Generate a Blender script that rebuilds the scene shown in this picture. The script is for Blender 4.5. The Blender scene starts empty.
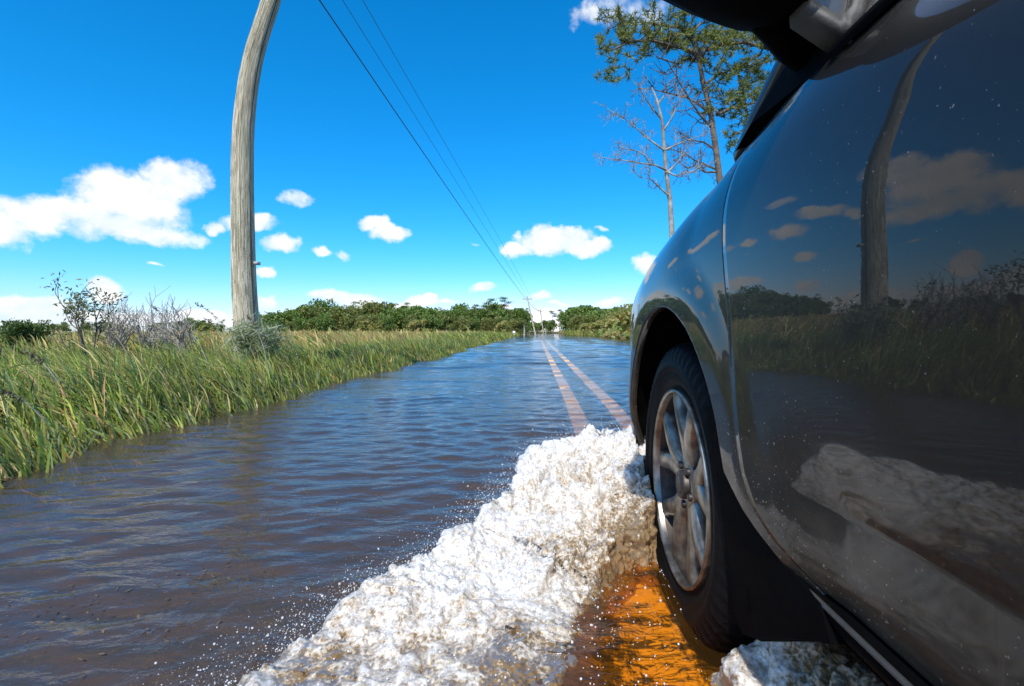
import bpy, math, random
import numpy as np
from mathutils import Vector, Matrix

# ---------------------------------------------------------------- camera, sky, sun, exposure
random.seed(7); rng = np.random.default_rng(7)
SC = bpy.context.scene
COL = SC.collection
W, H, F = 1024, 686, 495.0
VX, VY, CZ = 537.0, 332.0, 0.70          # vanishing point of the road, camera height above the road

cam = bpy.data.cameras.new("camera"); camo = bpy.data.objects.new("camera", cam); COL.objects.link(camo)
camo.location = (0, 0, CZ); camo.rotation_euler = (math.radians(90), 0, 0)
cam.sensor_width = 36; cam.lens = F / W * 36
cam.shift_x = -(VX - W / 2) / W; cam.shift_y = (VY - H / 2) / W
cam.clip_start = 0.01; cam.clip_end = 6000
SC.camera = camo

SUN_EL, SUN_AZ = math.radians(47), math.radians(196)   # azimuth clockwise from +Y: behind the camera and to the left
sdir = Vector((math.sin(SUN_AZ) * math.cos(SUN_EL), math.cos(SUN_AZ) * math.cos(SUN_EL), math.sin(SUN_EL)))
sun = bpy.data.lights.new("sun", 'SUN'); suno = bpy.data.objects.new("sun", sun); COL.objects.link(suno)
sun.energy = 5.0; sun.angle = math.radians(0.5); sun.color = (1.0, 0.95, 0.86)
suno.rotation_euler = (-sdir).to_track_quat('-Z', 'Y').to_euler(); suno.location = (-5, -8, 12)

SC.view_settings.view_transform = 'Standard'; SC.view_settings.look = 'None'
SC.view_settings.gamma = 1; SC.view_settings.exposure = 0.0
try:
    SC.view_settings.use_curve_mapping = False
    SC.cycles.use_denoising = True
    SC.cycles.sample_clamp_indirect = 6
    SC.cycles.transparent_max_bounces = 24
    SC.cycles.max_bounces = 10
except Exception: pass

def pdir(px, py): return ((px - VX) / F, 1.0, (VY - py) / F)
def at_y(px, py, Y): d = pdir(px, py); return Vector((d[0] * Y, Y, CZ + d[2] * Y))
def at_z(px, py, z): d = pdir(px, py); Y = (z - CZ) / d[2]; return Vector((d[0] * Y, Y, z))

world = bpy.data.worlds.new("World"); SC.world = world; world.use_nodes = True
nt = world.node_tree; nt.nodes.clear(); N = nt.nodes.new; L = nt.links.new
def setin(n, k, v, t=None):
    t = t or nt
    if hasattr(v, 'is_output'): t.links.new(v, n.inputs[k])
    elif isinstance(v, (int, float)) and hasattr(n.inputs[k].default_value, '__len__'): n.inputs[k].default_value = [v] * len(n.inputs[k].default_value)
    else: n.inputs[k].default_value = v
def mth(op, a, b=None, c=None, t=None, clamp=False):
    n = (t or nt).nodes.new('ShaderNodeMath'); n.operation = op; n.use_clamp = clamp
    setin(n, 0, a, t)
    if b is not None: setin(n, 1, b, t)
    if c is not None: setin(n, 2, c, t)
    return n.outputs[0]
def vmth(op, a, b=None, t=None, out=0):
    n = (t or nt).nodes.new('ShaderNodeVectorMath'); n.operation = op
    setin(n, 0, a, t)
    if b is not None: setin(n, 1, b, t)
    return n.outputs[out]
def sstep(v, a, b, lo=0.0, hi=1.0, t=None):
    n = (t or nt).nodes.new('ShaderNodeMapRange'); n.interpolation_type = 'SMOOTHSTEP'
    setin(n, 'Value', v, t); setin(n, 'From Min', a, t); setin(n, 'From Max', b, t); setin(n, 'To Min', lo, t); setin(n, 'To Max', hi, t)
    return n.outputs[0]
def mixc(f, a, b, t=None):
    n = (t or nt).nodes.new('ShaderNodeMix'); n.data_type = 'RGBA'
    setin(n, 0, f, t); setin(n, 6, a, t); setin(n, 7, b, t); return n.outputs[2]
def noise(vec, scale, detail=4, rough=0.5, dist=0.0, t=None, dim='3D', col=False):
    n = (t or nt).nodes.new('ShaderNodeTexNoise'); n.noise_dimensions = dim
    if vec is not None: setin(n, 'Vector', vec, t)
    n.inputs['Scale'].default_value = scale; n.inputs['Detail'].default_value = detail
    n.inputs['Roughness'].default_value = rough; n.inputs['Distortion'].default_value = dist
    return n.outputs[1 if col else 0]

sky = N('ShaderNodeTexSky'); sky.sky_type = 'NISHITA'; sky.sun_disc = False
sky.sun_elevation = SUN_EL; sky.sun_rotation = SUN_AZ
sky.air_density = 1.0; sky.dust_density = 0.3; sky.ozone_density = 2.2
hsv = N('ShaderNodeHueSaturation'); hsv.inputs['Saturation'].default_value = 1.28; hsv.inputs['Hue'].default_value = 0.497
L(sky.outputs[0], hsv.inputs['Color'])
sk_ = N('ShaderNodeSeparateColor'); L(hsv.outputs[0], sk_.inputs[0])      # deep saturated blue of the camera's sky
kk_ = N('ShaderNodeCombineColor'); L(mth('MULTIPLY', mth('POWER', mth('MULTIPLY', sk_.outputs[0], .13), 1.9), 1.15 / .13), kk_.inputs[0])
L(mth('MULTIPLY', mth('POWER', mth('MULTIPLY', sk_.outputs[1], .13), .9), 1.135 / .13), kk_.inputs[1]); L(mth('MULTIPLY', sk_.outputs[2], 1.75), kk_.inputs[2])
skyc = kk_.outputs[0]
tc = N('ShaderNodeTexCoord'); dvec = tc.outputs['Generated']
sep = N('ShaderNodeSeparateXYZ'); L(dvec, sep.inputs[0])
az = mth('ARCTAN2', sep.outputs[0], sep.outputs[1]); el = mth('ARCSINE', sep.outputs[2])
cb = N('ShaderNodeCombineXYZ'); L(az, cb.inputs[0]); L(el, cb.inputs[1])
ae = cb.outputs[0]
warp = vmth('SCALE', vmth('SUBTRACT', noise(ae, 9.0, 5, 0.6, col=True), (0.5, 0.5, 0.5)), None)
warp.node.inputs['Scale'].default_value = 0.075
aew = vmth('ADD', ae, warp)
# clouds: centre x, y, half width, half height in photograph pixels, weight
CL = [(-10, 232, 60, 22, 1), (60, 222, 75, 26, 1), (130, 205, 70, 34, 1), (178, 180, 34, 26, 1), (120, 228, 95, 17, 1), (250, 222, 34, 12, .9),
      (297, 199, 26, 11, .55), (288, 243, 16, 10, .6), (320, 249, 17, 8, .8), (345, 250, 12, 8, .7), (375, 222, 20, 12, .95), (395, 235, 26, 13, 1),
      (262, 270, 12, 8, .8), (268, 298, 14, 8, .9), (105, 293, 30, 15, 1), (30, 308, 55, 11, 1), (190, 319, 75, 11, .95), (10, 327, 50, 8, .9),
      (345, 298, 44, 9, 1), (415, 303, 24, 8, .9), (516, 250, 20, 10, .9), (552, 240, 42, 17, 1), (590, 247, 26, 12, .9), (517, 233, 9, 7, .55), (645, 262, 16, 13, .9),
      (487, 289, 20, 5, .7), (538, 295, 16, 5, .9), (558, 301, 12, 4, .7), (605, 303, 26, 5, .7), (470, 247, 10, 5, .3), (620, 312, 20, 4, .6),
      (640, 8, 70, 22, .42), (590, 18, 34, 14, .32), (690, 300, 40, 8, .8), (760, 250, 60, 20, .9), (60, 321, 50, 9, 1.2), (130, 320, 40, 8, 1.2), (235, 320, 40, 8, 1.2), (300, 315, 40, 6, 1.1), (370, 310, 40, 6, 1.1), (445, 315, 36, 5, 1.1), (500, 311, 22, 5, 1.1), (575, 316, 24, 5, 1.1), (545, 311, 20, 4, 1.1), (450, 300, 14, 4, .8), (155, 262, 12, 4, .4), (560, 232, 24, 9, .9), (600, 228, 10, 5, .5), (218, 224, 14, 9, .9), (280, 245, 20, 11, .9), (355, 296, 30, 9, 1.1), (25, 300, 40, 12, 1.1), (268, 272, 14, 9, .9), (425, 300, 22, 7, 1.0)]
f = None
def blob(a0, e0, w, h, wt):
    global f
    q = vmth('MULTIPLY', vmth('SUBTRACT', aew, (a0, e0, 0)), (1 / w, 1 / h, 0))
    v = mth('SUBTRACT', wt, vmth('DOT_PRODUCT', q, q, out=1))
    f = v if f is None else mth('MAXIMUM', f, v)
for (x, y, w, h, wt) in CL:
    d = pdir(x, y); a0 = math.atan2(d[0], d[1]); r = math.hypot(d[0], 1); e0 = math.atan2(d[2], r)
    blob(a0, e0, w / F / (r * r), h / F / r * .95, wt)
for (a, e, w, h) in [(-62, 16, 11, 4), (-75, 9, 9, 2.5), (-88, 20, 12, 4.5), (-66, 5, 10, 2), (-104, 8, 12, 3), (-120, 24, 14, 6), (-150, 12, 18, 4),
                     (60, 14, 12, 4), (95, 22, 14, 6), (130, 10, 14, 3), (165, 25, 14, 6), (-96, 3.5, 14, 1.6), (-40, 52, 17, 7), (-12, 56, 15, 8), (-68, 50, 14, 7), (16, 64, 16, 7), (-30, 68, 30, 8), (-95, 58, 18, 9)]:  # the high ones are unseen clouds added to whiten the water's reflections
    blob(math.radians(a), math.radians(e), math.radians(w), math.radians(h), 1.0)
n1 = noise(ae, 15.0, 9, 0.62)
n2 = noise(vmth('ADD', ae, (0.012, -0.022, 0)), 15.0, 6, 0.62)
fn = mth('ADD', f, mth('MULTIPLY', mth('SUBTRACT', n1, 0.5), 2.1))
mask = mth('MULTIPLY', sstep(fn, -0.05, 0.75), sstep(el, 0.0, 0.02))
lit = mth('ADD', mth('MULTIPLY', mth('SUBTRACT', n1, n2), 2.6), mth('MULTIPLY', fn, 0.10))
ccol = mixc(sstep(lit, -0.25, 0.45), (0.80, 0.88, 0.98, 1), (1.0, 1.0, 1.0, 1))
bg1 = N('ShaderNodeBackground'); L(skyc, bg1.inputs[0]); bg1.inputs[1].default_value = 0.13
bg2 = N('ShaderNodeBackground'); L(ccol, bg2.inputs[0]); bg2.inputs[1].default_value = 1.12
mx = N('ShaderNodeMixShader'); L(mask, mx.inputs[0]); L(bg1.outputs[0], mx.inputs[1]); L(bg2.outputs[0], mx.inputs[2])
wo = N('ShaderNodeOutputWorld'); L(mx.outputs[0], wo.inputs[0])

# ---------------------------------------------------------------- helpers
def tag(o, label=None, cat=None, group=None, kind=None):
    if label: o['label'] = label
    if cat: o['category'] = cat
    if group: o['group'] = group
    if kind: o['kind'] = kind
    return o
def empty(name, loc=(0, 0, 0), rz=0.0):
    o = bpy.data.objects.new(name, None); COL.objects.link(o); o.location = loc; o.rotation_euler = (0, 0, rz)
    o.empty_display_size = 0.2
    return o
def link_mesh(name, V, Fc, mat, parent=None, smooth=True, attrs=None):
    V = np.asarray(V, dtype=np.float32).reshape(-1, 3)
    me = bpy.data.meshes.new(name)
    if isinstance(Fc, np.ndarray):
        k = Fc.shape[1]; n = Fc.shape[0]
        me.vertices.add(len(V)); me.vertices.foreach_set('co', V.ravel())
        me.loops.add(n * k); me.loops.foreach_set('vertex_index', Fc.astype(np.int32).ravel())
        me.polygons.add(n); me.polygons.foreach_set('loop_start', np.arange(0, n * k, k, dtype=np.int32))
        me.polygons.foreach_set('loop_total', np.full(n, k, dtype=np.int32))
        me.update(calc_edges=True)
    else:
        me.from_pydata([tuple(map(float, v)) for v in V], [], [tuple(int(i) for i in q) for q in Fc]); me.update()
    me.validate()
    if smooth: me.polygons.foreach_set('use_smooth', np.ones(len(me.polygons), dtype=bool))
    if attrs:
        for k, a in attrs.items():
            a = np.asarray(a, dtype=np.float32)
            if a.ndim == 1:
                at = me.attributes.new(k, 'FLOAT', 'POINT'); at.data.foreach_set('value', a)
            else:
                at = me.attributes.new(k, 'FLOAT_VECTOR', 'POINT'); at.data.foreach_set('vector', a.ravel())
    if mat: me.materials.append(mat)
    o = bpy.data.objects.new(name, me); COL.objects.link(o)
    if parent: o.parent = parent
    return o
def grid_faces(nr, nc, closed=False):
    i = np.arange(nr - 1)[:, None]; j = np.arange(nc if closed else nc - 1)[None, :]
    a = i * nc + j; b = i * nc + (j + 1) % nc
    return np.stack([a, b, b + nc, a + nc], -1).reshape(-1, 4)
class MB:
    def __init__(s): s.v = []; s.f = []; s.n = 0; s.a = []
    def add(s, V, Fc, a=None):
        V = np.asarray(V, float).reshape(-1, 3); s.v.append(V); Fc = np.asarray(Fc); s.f += (Fc + s.n).tolist(); s.n += len(V)
        s.a.append(np.full(len(V), 0.0 if a is None else a))
    def box(s, x0, x1, y0, y1, z0, z1, M=None, bev=0.0):
        c = [(x, y, z) for z in (z0, z1) for y in (y0, y1) for x in (x0, x1)]
        if M is not None: c = [M @ Vector(q) for q in c]
        s.add(c, [(0, 2, 3, 1), (4, 5, 7, 6), (0, 1, 5, 4), (2, 6, 7, 3), (0, 4, 6, 2), (1, 3, 7, 5)])
    def tube(s, P, R, n=8, cap=True, a=None):
        P = [Vector(p) for p in P]
        if isinstance(R, (int, float)): R = [R] * len(P)
        V = []; up = None
        for i, p in enumerate(P):
            d = (P[min(i + 1, len(P) - 1)] - P[max(i - 1, 0)])
            if d.length < 1e-9: d = Vector((0, 0, 1))
            d.normalize()
            if up is None: up = Vector((0, 0, 1)) if abs(d.z) < .9 else Vector((1, 0, 0))
            x = d.cross(up)
            if x.length < 1e-6: x = d.orthogonal()
            x.normalize(); y = x.cross(d).normalized(); up = y
            for k in range(n):
                t = 2 * math.pi * k / n; V.append(p + (x * math.cos(t) + y * math.sin(t)) * R[i])
        Fc = grid_faces(len(P), n, True).tolist()
        base = len(s.f)
        m = s.n
        s.v.append(np.array([tuple(v) for v in V])); s.f += (np.array(Fc) + m).tolist(); s.n += len(V)
        s.a.append(np.full(len(V), 0.0 if a is None else a))
        if cap:
            s.f.append([m + k for k in range(n)]); s.f.append([m + (len(P) - 1) * n + k for k in range(n - 1, -1, -1)])
    def ellipsoid(s, c, r, n=8):
        V = []
        for i in range(n + 1):
            th = math.pi * i / n
            for k in range(2 * n):
                ph = math.pi * k / n; V.append((c[0] + r[0] * math.sin(th) * math.cos(ph), c[1] + r[1] * math.sin(th) * math.sin(ph), c[2] + r[2] * math.cos(th)))
        s.add(V, grid_faces(n + 1, 2 * n, True))
    def build(s, name, mat, parent=None, smooth=True, attr=None):
        V = np.concatenate(s.v)
        return link_mesh(name, V, s.f, mat, parent, smooth, {attr: np.concatenate(s.a)} if attr else None)
def lathe_x(profile, n, cx=0, cy=0, cz=0):
    """profile of (x, r): ring about the X axis"""
    V = []
    for (x, r) in profile:
        for k in range(n):
            t = 2 * math.pi * k / n; V.append((cx + x, cy + r * math.cos(t), cz + r * math.sin(t)))
    return V, grid_faces(len(profile), n, True)

_perm = np.random.default_rng(3).permutation(256); _perm = np.concatenate([_perm] * 3)
_g = np.random.default_rng(4).normal(size=(256, 3)); _g /= np.linalg.norm(_g, axis=1)[:, None]
def pn(x, y, z):
    x, y, z = np.broadcast_arrays(x, y, z)
    xi = np.floor(x).astype(int); yi = np.floor(y).astype(int); zi = np.floor(z).astype(int)
    xf = x - xi; yf = y - yi; zf = z - zi
    u = xf**3 * (xf * (xf * 6 - 15) + 10); v = yf**3 * (yf * (yf * 6 - 15) + 10); w = zf**3 * (zf * (zf * 6 - 15) + 10)
    def gr(i, j, k):
        h = _perm[(_perm[(_perm[(xi + i) & 255] + yi + j) & 255] + zi + k) & 255]; g = _g[h]
        return g[..., 0] * (xf - i) + g[..., 1] * (yf - j) + g[..., 2] * (zf - k)
    l = lambda a, b, t: a + (b - a) * t
    return 1.5 * l(l(l(gr(0,0,0), gr(1,0,0), u), l(gr(0,1,0), gr(1,1,0), u), v), l(l(gr(0,0,1), gr(1,0,1), u), l(gr(0,1,1), gr(1,1,1), u), v), w)
def fbm(x, y, z, oct=4, gain=.5, lac=2.03, mode=0):
    a = 1.0; s = 0; q = 1.0
    for i in range(oct):
        n = pn(x * q + 17.3 * i, y * q - 5.1 * i, z * q + 9.7 * i)
        if mode == 1: n = np.abs(n) * 2 - .5
        if mode == 2: n = .5 - np.abs(n) * 2
        s = s + a * n; a *= gain; q *= lac
    return s
def smooth01(x): x = np.clip(x, 0, 1); return x * x * (3 - 2 * x)

# ---------------------------------------------------------------- materials
def newmat(name):
    m = bpy.data.materials.new(name); m.use_nodes = True; t = m.node_tree; t.nodes.clear(); return m, t
def out(t, sh):
    o = t.nodes.new('ShaderNodeOutputMaterial'); t.links.new(sh, o.inputs[0])
def princ(t, **k):
    n = t.nodes.new('ShaderNodeBsdfPrincipled')
    for a, v in k.items(): setin(n, {'spec': 'Specular IOR Level', 'coat': 'Coat Weight', 'coatr': 'Coat Roughness', 'col': 'Base Color', 'rough': 'Roughness', 'metal': 'Metallic', 'normal': 'Normal', 'alpha': 'Alpha', 'coatn': 'Coat Normal', 'trans': 'Transmission Weight', 'sss': 'Subsurface Weight'}[a], v, t)
    return n
def bump(t, h, strength=.3, dist=.01):
    n = t.nodes.new('ShaderNodeBump'); n.inputs['Strength'].default_value = strength; n.inputs['Distance'].default_value = dist
    setin(n, 'Height', h, t); return n.outputs[0]
def objco(t, scale=(1, 1, 1)):
    c = t.nodes.new('ShaderNodeTexCoord').outputs['Object']
    return vmth('MULTIPLY', c, scale, t)
def geopos(t, scale=(1, 1, 1)):
    c = t.nodes.new('ShaderNodeNewGeometry').outputs['Position']
    return vmth('MULTIPLY', c, scale, t)
def simple(name, col, rough=.5, metal=0.0, var=.25, scale=20, spec=.5, coat=0.0, bmp=0.0, bscale=60):
    m, t = newmat(name); n = noise(objco(t), scale, 5, .6, t=t)
    c = mixc(sstep(n, .3, .7, t=t), tuple(x * (1 - var) for x in col) + (1,), tuple(min(1, x * (1 + var)) for x in col) + (1,), t)
    k = dict(col=c, rough=mth('ADD', rough * .85, mth('MULTIPLY', n, rough * .3, t=t), t=t), metal=metal, spec=spec, coat=coat)
    if bmp: k['normal'] = bump(t, noise(objco(t), bscale, 4, .6, t=t), bmp, .004)
    p = princ(t, **k); out(t, p.outputs[0]); return m

def mat_leaf(name, attr='col', trans=.35, rough=.55):
    m, t = newmat(name); a = t.nodes.new('ShaderNodeAttribute'); a.attribute_name = attr; c = a.outputs['Vector']
    p = princ(t, col=c, rough=rough, spec=.35); tr = t.nodes.new('ShaderNodeBsdfTranslucent'); t.links.new(vmth('MULTIPLY', c, (1.5, 1.5, .6), t), tr.inputs[0])
    mx = t.nodes.new('ShaderNodeMixShader'); mx.inputs[0].default_value = trans
    t.links.new(p.outputs[0], mx.inputs[1]); t.links.new(tr.outputs[0], mx.inputs[2]); out(t, mx.outputs[0]); return m

M = {}
M['leaf'] = mat_leaf('leaf')
M['grass'] = mat_leaf('grass_blades', trans=.3)
# car paint: dark grey metallic under clear coat, dust, dried splashes and specks painted as bead glints
def paint():
    m, t = newmat('dark_grey_paint'); c = objco(t)
    fl = noise(c, 900, 2, .5, t=t)
    base = mixc(fl, (.011, .009, .0068, 1), (.019, .0155, .0115, 1), t)
    sp = noise(c, 260, 2, .5, t=t); sp2 = noise(c, 7, 3, .6, t=t)
    hz = t.nodes.new('ShaderNodeSeparateXYZ'); t.links.new(c, hz.inputs[0])
    low = sstep(hz.outputs[2], .72, .42, t=t)
    spots = mth('MULTIPLY', sstep(mth('ADD', sp, mth('MULTIPLY', low, .045, t=t), t=t), .722, .75, t=t), sstep(sp2, .40, .60, t=t), t=t)  # dried specks, denser low down where they imitate glints on water beads
    runs = mth('MULTIPLY', sstep(noise(vmth('MULTIPLY', c, (1, 60, 3.5), t), 1.0, 4, .6, .3, t=t), .56, .72, t=t), low, t=t)
    dirt = mth('MULTIPLY', low, sstep(noise(vmth('MULTIPLY', c, (1, 1, 2.5), t), 6, 6, .65, t=t), .40, .75, t=t), t=t)
    dirt = mth('MAXIMUM', dirt, mth('MULTIPLY', runs, .8, t=t), t=t)
    col = mixc(mth('MULTIPLY', dirt, .45, t=t), base, (.085, .064, .044, 1), t)
    col = mixc(mth('MULTIPLY', spots, .7, t=t), col, (.35, .32, .28, 1), t)
    p = princ(t, col=col, rough=.5, metal=0.0, spec=.10, coat=mth('SUBTRACT', .80, mth('MULTIPLY', low, .28, t=t), t=t), coatr=mth('ADD', mth('ADD', .014, mth('MULTIPLY', low, .035, t=t), t=t), mth('ADD', mth('MULTIPLY', dirt, .10, t=t), mth('MULTIPLY', spots, .3, t=t), t=t), t=t))
    p.inputs['Coat IOR'].default_value = 1.5
    orange = noise(c, 260, 1, .5, t=t)
    bn = bump(t, mth('ADD', mth('MULTIPLY', spots, .6, t=t), mth('MULTIPLY', orange, .012, t=t), t=t), .25, .001)
    t.links.new(bn, p.inputs['Coat Normal'])
    out(t, p.outputs[0]); return m
M['paint'] = paint()
M['black_plastic'] = simple('black_plastic', (.0028, .0028, .0032), .75, spec=.02, bmp=.15, bscale=300)
M['grey_plastic'] = simple('grey_plastic', (.035, .034, .032), .55, bmp=.15, bscale=300)
M['rubber'] = simple('tyre_rubber', (.006, .006, .0065), .55, spec=.06, bmp=.3, bscale=140, var=.35, scale=9)
M['alloy'] = simple('alloy_wheel', (.22, .195, .165), .34, .85, var=.55, scale=22)
M['dark_metal'] = simple('dark_metal', (.06, .05, .045), .5, .8, var=.5)
M['liner'] = simple('arch_liner', (.003, .003, .003), .95, spec=0)
M['interior'] = simple('interior_cloth', (.05, .048, .045), .9)
M['lamp'] = simple('lamp_lens', (.5, .5, .52), .1, coat=1, var=.1)
M['red_lamp'] = simple('red_lamp_lens', (.35, .01, .01), .1, coat=1, var=.1)
def glassmat(name, tint, ior=1.5):
    m, t = newmat(name); fr = t.nodes.new('ShaderNodeFresnel'); fr.inputs[0].default_value = ior
    g = t.nodes.new('ShaderNodeBsdfGlossy'); g.inputs['Roughness'].default_value = .01
    tr = t.nodes.new('ShaderNodeBsdfTransparent'); tr.inputs[0].default_value = tint + (1,)
    mx = t.nodes.new('ShaderNodeMixShader'); t.links.new(fr.outputs[0], mx.inputs[0]); t.links.new(tr.outputs[0], mx.inputs[1]); t.links.new(g.outputs[0], mx.inputs[2]); out(t, mx.outputs[0]); return m
M['glass'] = glassmat('tinted_glass', (.22, .25, .24), 1.6)
mm, t = newmat('mirror_glass'); g = t.nodes.new('ShaderNodeBsdfGlossy'); g.inputs['Roughness'].default_value = .01; g.inputs['Color'].default_value = (.6, .65, .7, 1); out(t, g.outputs[0]); M['mirror'] = mm

def asphalt():
    m, t = newmat('asphalt'); c = geopos(t)
    n = noise(c, 1.3, 6, .6, t=t); n2 = noise(c, 110, 3, .6, t=t)
    col = mixc(n, (.035, .033, .030, 1), (.065, .060, .052, 1), t); col = mixc(mth('MULTIPLY', n2, .5, t=t), col, (.11, .10, .085, 1), t)
    p = princ(t, col=col, rough=.85, spec=.3, normal=bump(t, n2, .5, .01)); out(t, p.outputs[0]); return m
M['asphalt'] = asphalt()
def linepaint():
    m, t = newmat('road_line_paint'); c = geopos(t)
    ea = t.nodes.new('ShaderNodeAttribute'); ea.attribute_name = 'edge'
    n = noise(vmth('MULTIPLY', c, (1, .35, 1), t), 60, 5, .7, t=t); w = sstep(mth('ADD', n, mth('MULTIPLY', mth('SUBTRACT', ea.outputs['Fac'], 1.0, t=t), .45, t=t), t=t), .28, .46, t=t)
    n3 = noise(c, 4, 4, .6, t=t)
    col = mixc(n3, (.94, .54, .22, 1), (.95, .62, .34, 1), t)
    col = mixc(w, (.12, .08, .04, 1), col, t)
    p = princ(t, col=col, rough=.7); out(t, p.outputs[0]); return m
M['line'] = linepaint()
def soil():
    m, t = newmat('marsh_soil'); c = geopos(t)
    n = noise(c, .25, 7, .6, t=t); n2 = noise(c, 14, 5, .7, t=t)
    col = mixc(sstep(n, .35, .65, t=t), (.10, .075, .035, 1), (.20, .135, .055, 1), t)
    col = mixc(sstep(n2, .45, .7, t=t), col, (.06, .075, .022, 1), t)
    p = princ(t, col=col, rough=.95, spec=.1, normal=bump(t, n2, .6, .05)); out(t, p.outputs[0]); return m
M['soil'] = soil()
def water():
    m, t = newmat('tannin_water'); c = geopos(t)
    a = t.nodes.new('ShaderNodeAttribute'); a.attribute_name = 'calm'   # distance-independent ripple amount
    af = t.nodes.new('ShaderNodeAttribute'); af.attribute_name = 'turbid'
    r1 = noise(vmth('MULTIPLY', c, (2.2, 5.0, 0), t), 1.0, 4, .55, .4, t=t)
    r2 = noise(vmth('MULTIPLY', c, (9, 17, 0), t), 1.0, 4, .6, .5, t=t)
    r3 = noise(vmth('MULTIPLY', c, (60, 75, 0), t), 1.0, 3, .6, .6, t=t)
    hgt = mth('ADD', mth('MULTIPLY', r1, .010, t=t), mth('MULTIPLY', r2, .0055, t=t), t=t)
    hgt = mth('ADD', hgt, mth('MULTIPLY', mth('MULTIPLY', r3, a.outputs['Fac'], t=t), .0014, t=t), t=t)
    bn = bump(t, hgt, 1.0, 1.0)
    fr = t.nodes.new('ShaderNodeFresnel'); fr.inputs[0].default_value = 1.42; t.links.new(bn, fr.inputs['Normal'])
    ad = t.nodes.new('ShaderNodeAttribute'); ad.attribute_name = 'depth'     # deeper water is browner
    e_ = mth('DIVIDE', ad.outputs['Fac'], .09, t=t); cc = t.nodes.new('ShaderNodeCombineColor')
    for i_, b_ in enumerate((.98, .68, .12)): t.links.new(mth('POWER', b_, e_, t=t), cc.inputs[i_])
    tr = t.nodes.new('ShaderNodeBsdfTransparent'); t.links.new(cc.outputs[0], tr.inputs[0])
    df = t.nodes.new('ShaderNodeBsdfDiffuse'); ak = t.nodes.new('ShaderNodeAttribute'); ak.attribute_name = 'track'; t.links.new(mixc(ak.outputs['Fac'], (.125, .098, .078, 1), (.26, .13, .035, 1), t), df.inputs[0])
    u = t.nodes.new('ShaderNodeMixShader'); t.links.new(af.outputs['Fac'], u.inputs[0])
    t.links.new(tr.outputs[0], u.inputs[1]); t.links.new(df.outputs[0], u.inputs[2])
    g = t.nodes.new('ShaderNodeBsdfGlossy'); g.inputs['Roughness'].default_value = .02; t.links.new(bn, g.inputs['Normal'])
    mx = t.nodes.new('ShaderNodeMixShader'); t.links.new(fr.outputs[0], mx.inputs[0]); t.links.new(u.outputs[0], mx.inputs[1]); t.links.new(g.outputs[0], mx.inputs[2])
    out(t, mx.outputs[0]); return m
M['water'] = water()
def wood():
    m, t = newmat('weathered_wood'); a = t.nodes.new('ShaderNodeAttribute'); a.attribute_name = 'gv'  # grain coordinates along the trunk
    v = a.outputs['Vector']
    n = noise(vmth('MULTIPLY', v, (15, 1.6, 1), t), 1.0, 6, .66, 1.8, t=t)
    n2 = noise(vmth('MULTIPLY', v, (34, 4, 1), t), 1.0, 5, .6, .6, t=t)
    n3 = noise(vmth('MULTIPLY', v, (1.5, .9, 1), t), 1.0, 3, .5, t=t)
    col = mixc(sstep(n, .40, .58, t=t), (.24, .20, .115, 1), (.78, .68, .50, 1), t)
    col = mixc(mth('MULTIPLY', sstep(n3, .45, .7, t=t), .5, t=t), col, (.34, .36, .22, 1), t)
    col = mixc(mth('MULTIPLY', sstep(n2, .60, .52, t=t), .0, t=t), col, (.1, .08, .05, 1), t)
    crack = sstep(n2, .44, .36, t=t); col = mixc(mth('MULTIPLY', crack, .75, t=t), col, (.09, .07, .045, 1), t)
    p = princ(t, col=col, rough=.9, spec=.15, normal=bump(t, mth('SUBTRACT', n, crack, t=t), .7, .02)); out(t, p.outputs[0]); return m
M['wood'] = wood()
M['cable'] = simple('cable', (.03, .028, .026), .6)
M['bark'] = simple('pine_bark', (.13, .105, .085), .9, var=.5, scale=3, bmp=.6, bscale=8)
M['deadbark'] = simple('dead_bark', (.27, .265, .235), .9, var=.45, scale=3, bmp=.5, bscale=8)
M['twig'] = simple('dry_twigs', (.36, .32, .26), .9, var=.4, scale=6)
M['white'] = simple('white_paint', (.78, .78, .76), .6, var=.05)
M['dark_window'] = simple('dark_window', (.03, .035, .04), .2)
M['ceramic'] = simple('insulator', (.35, .33, .30), .3)

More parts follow.
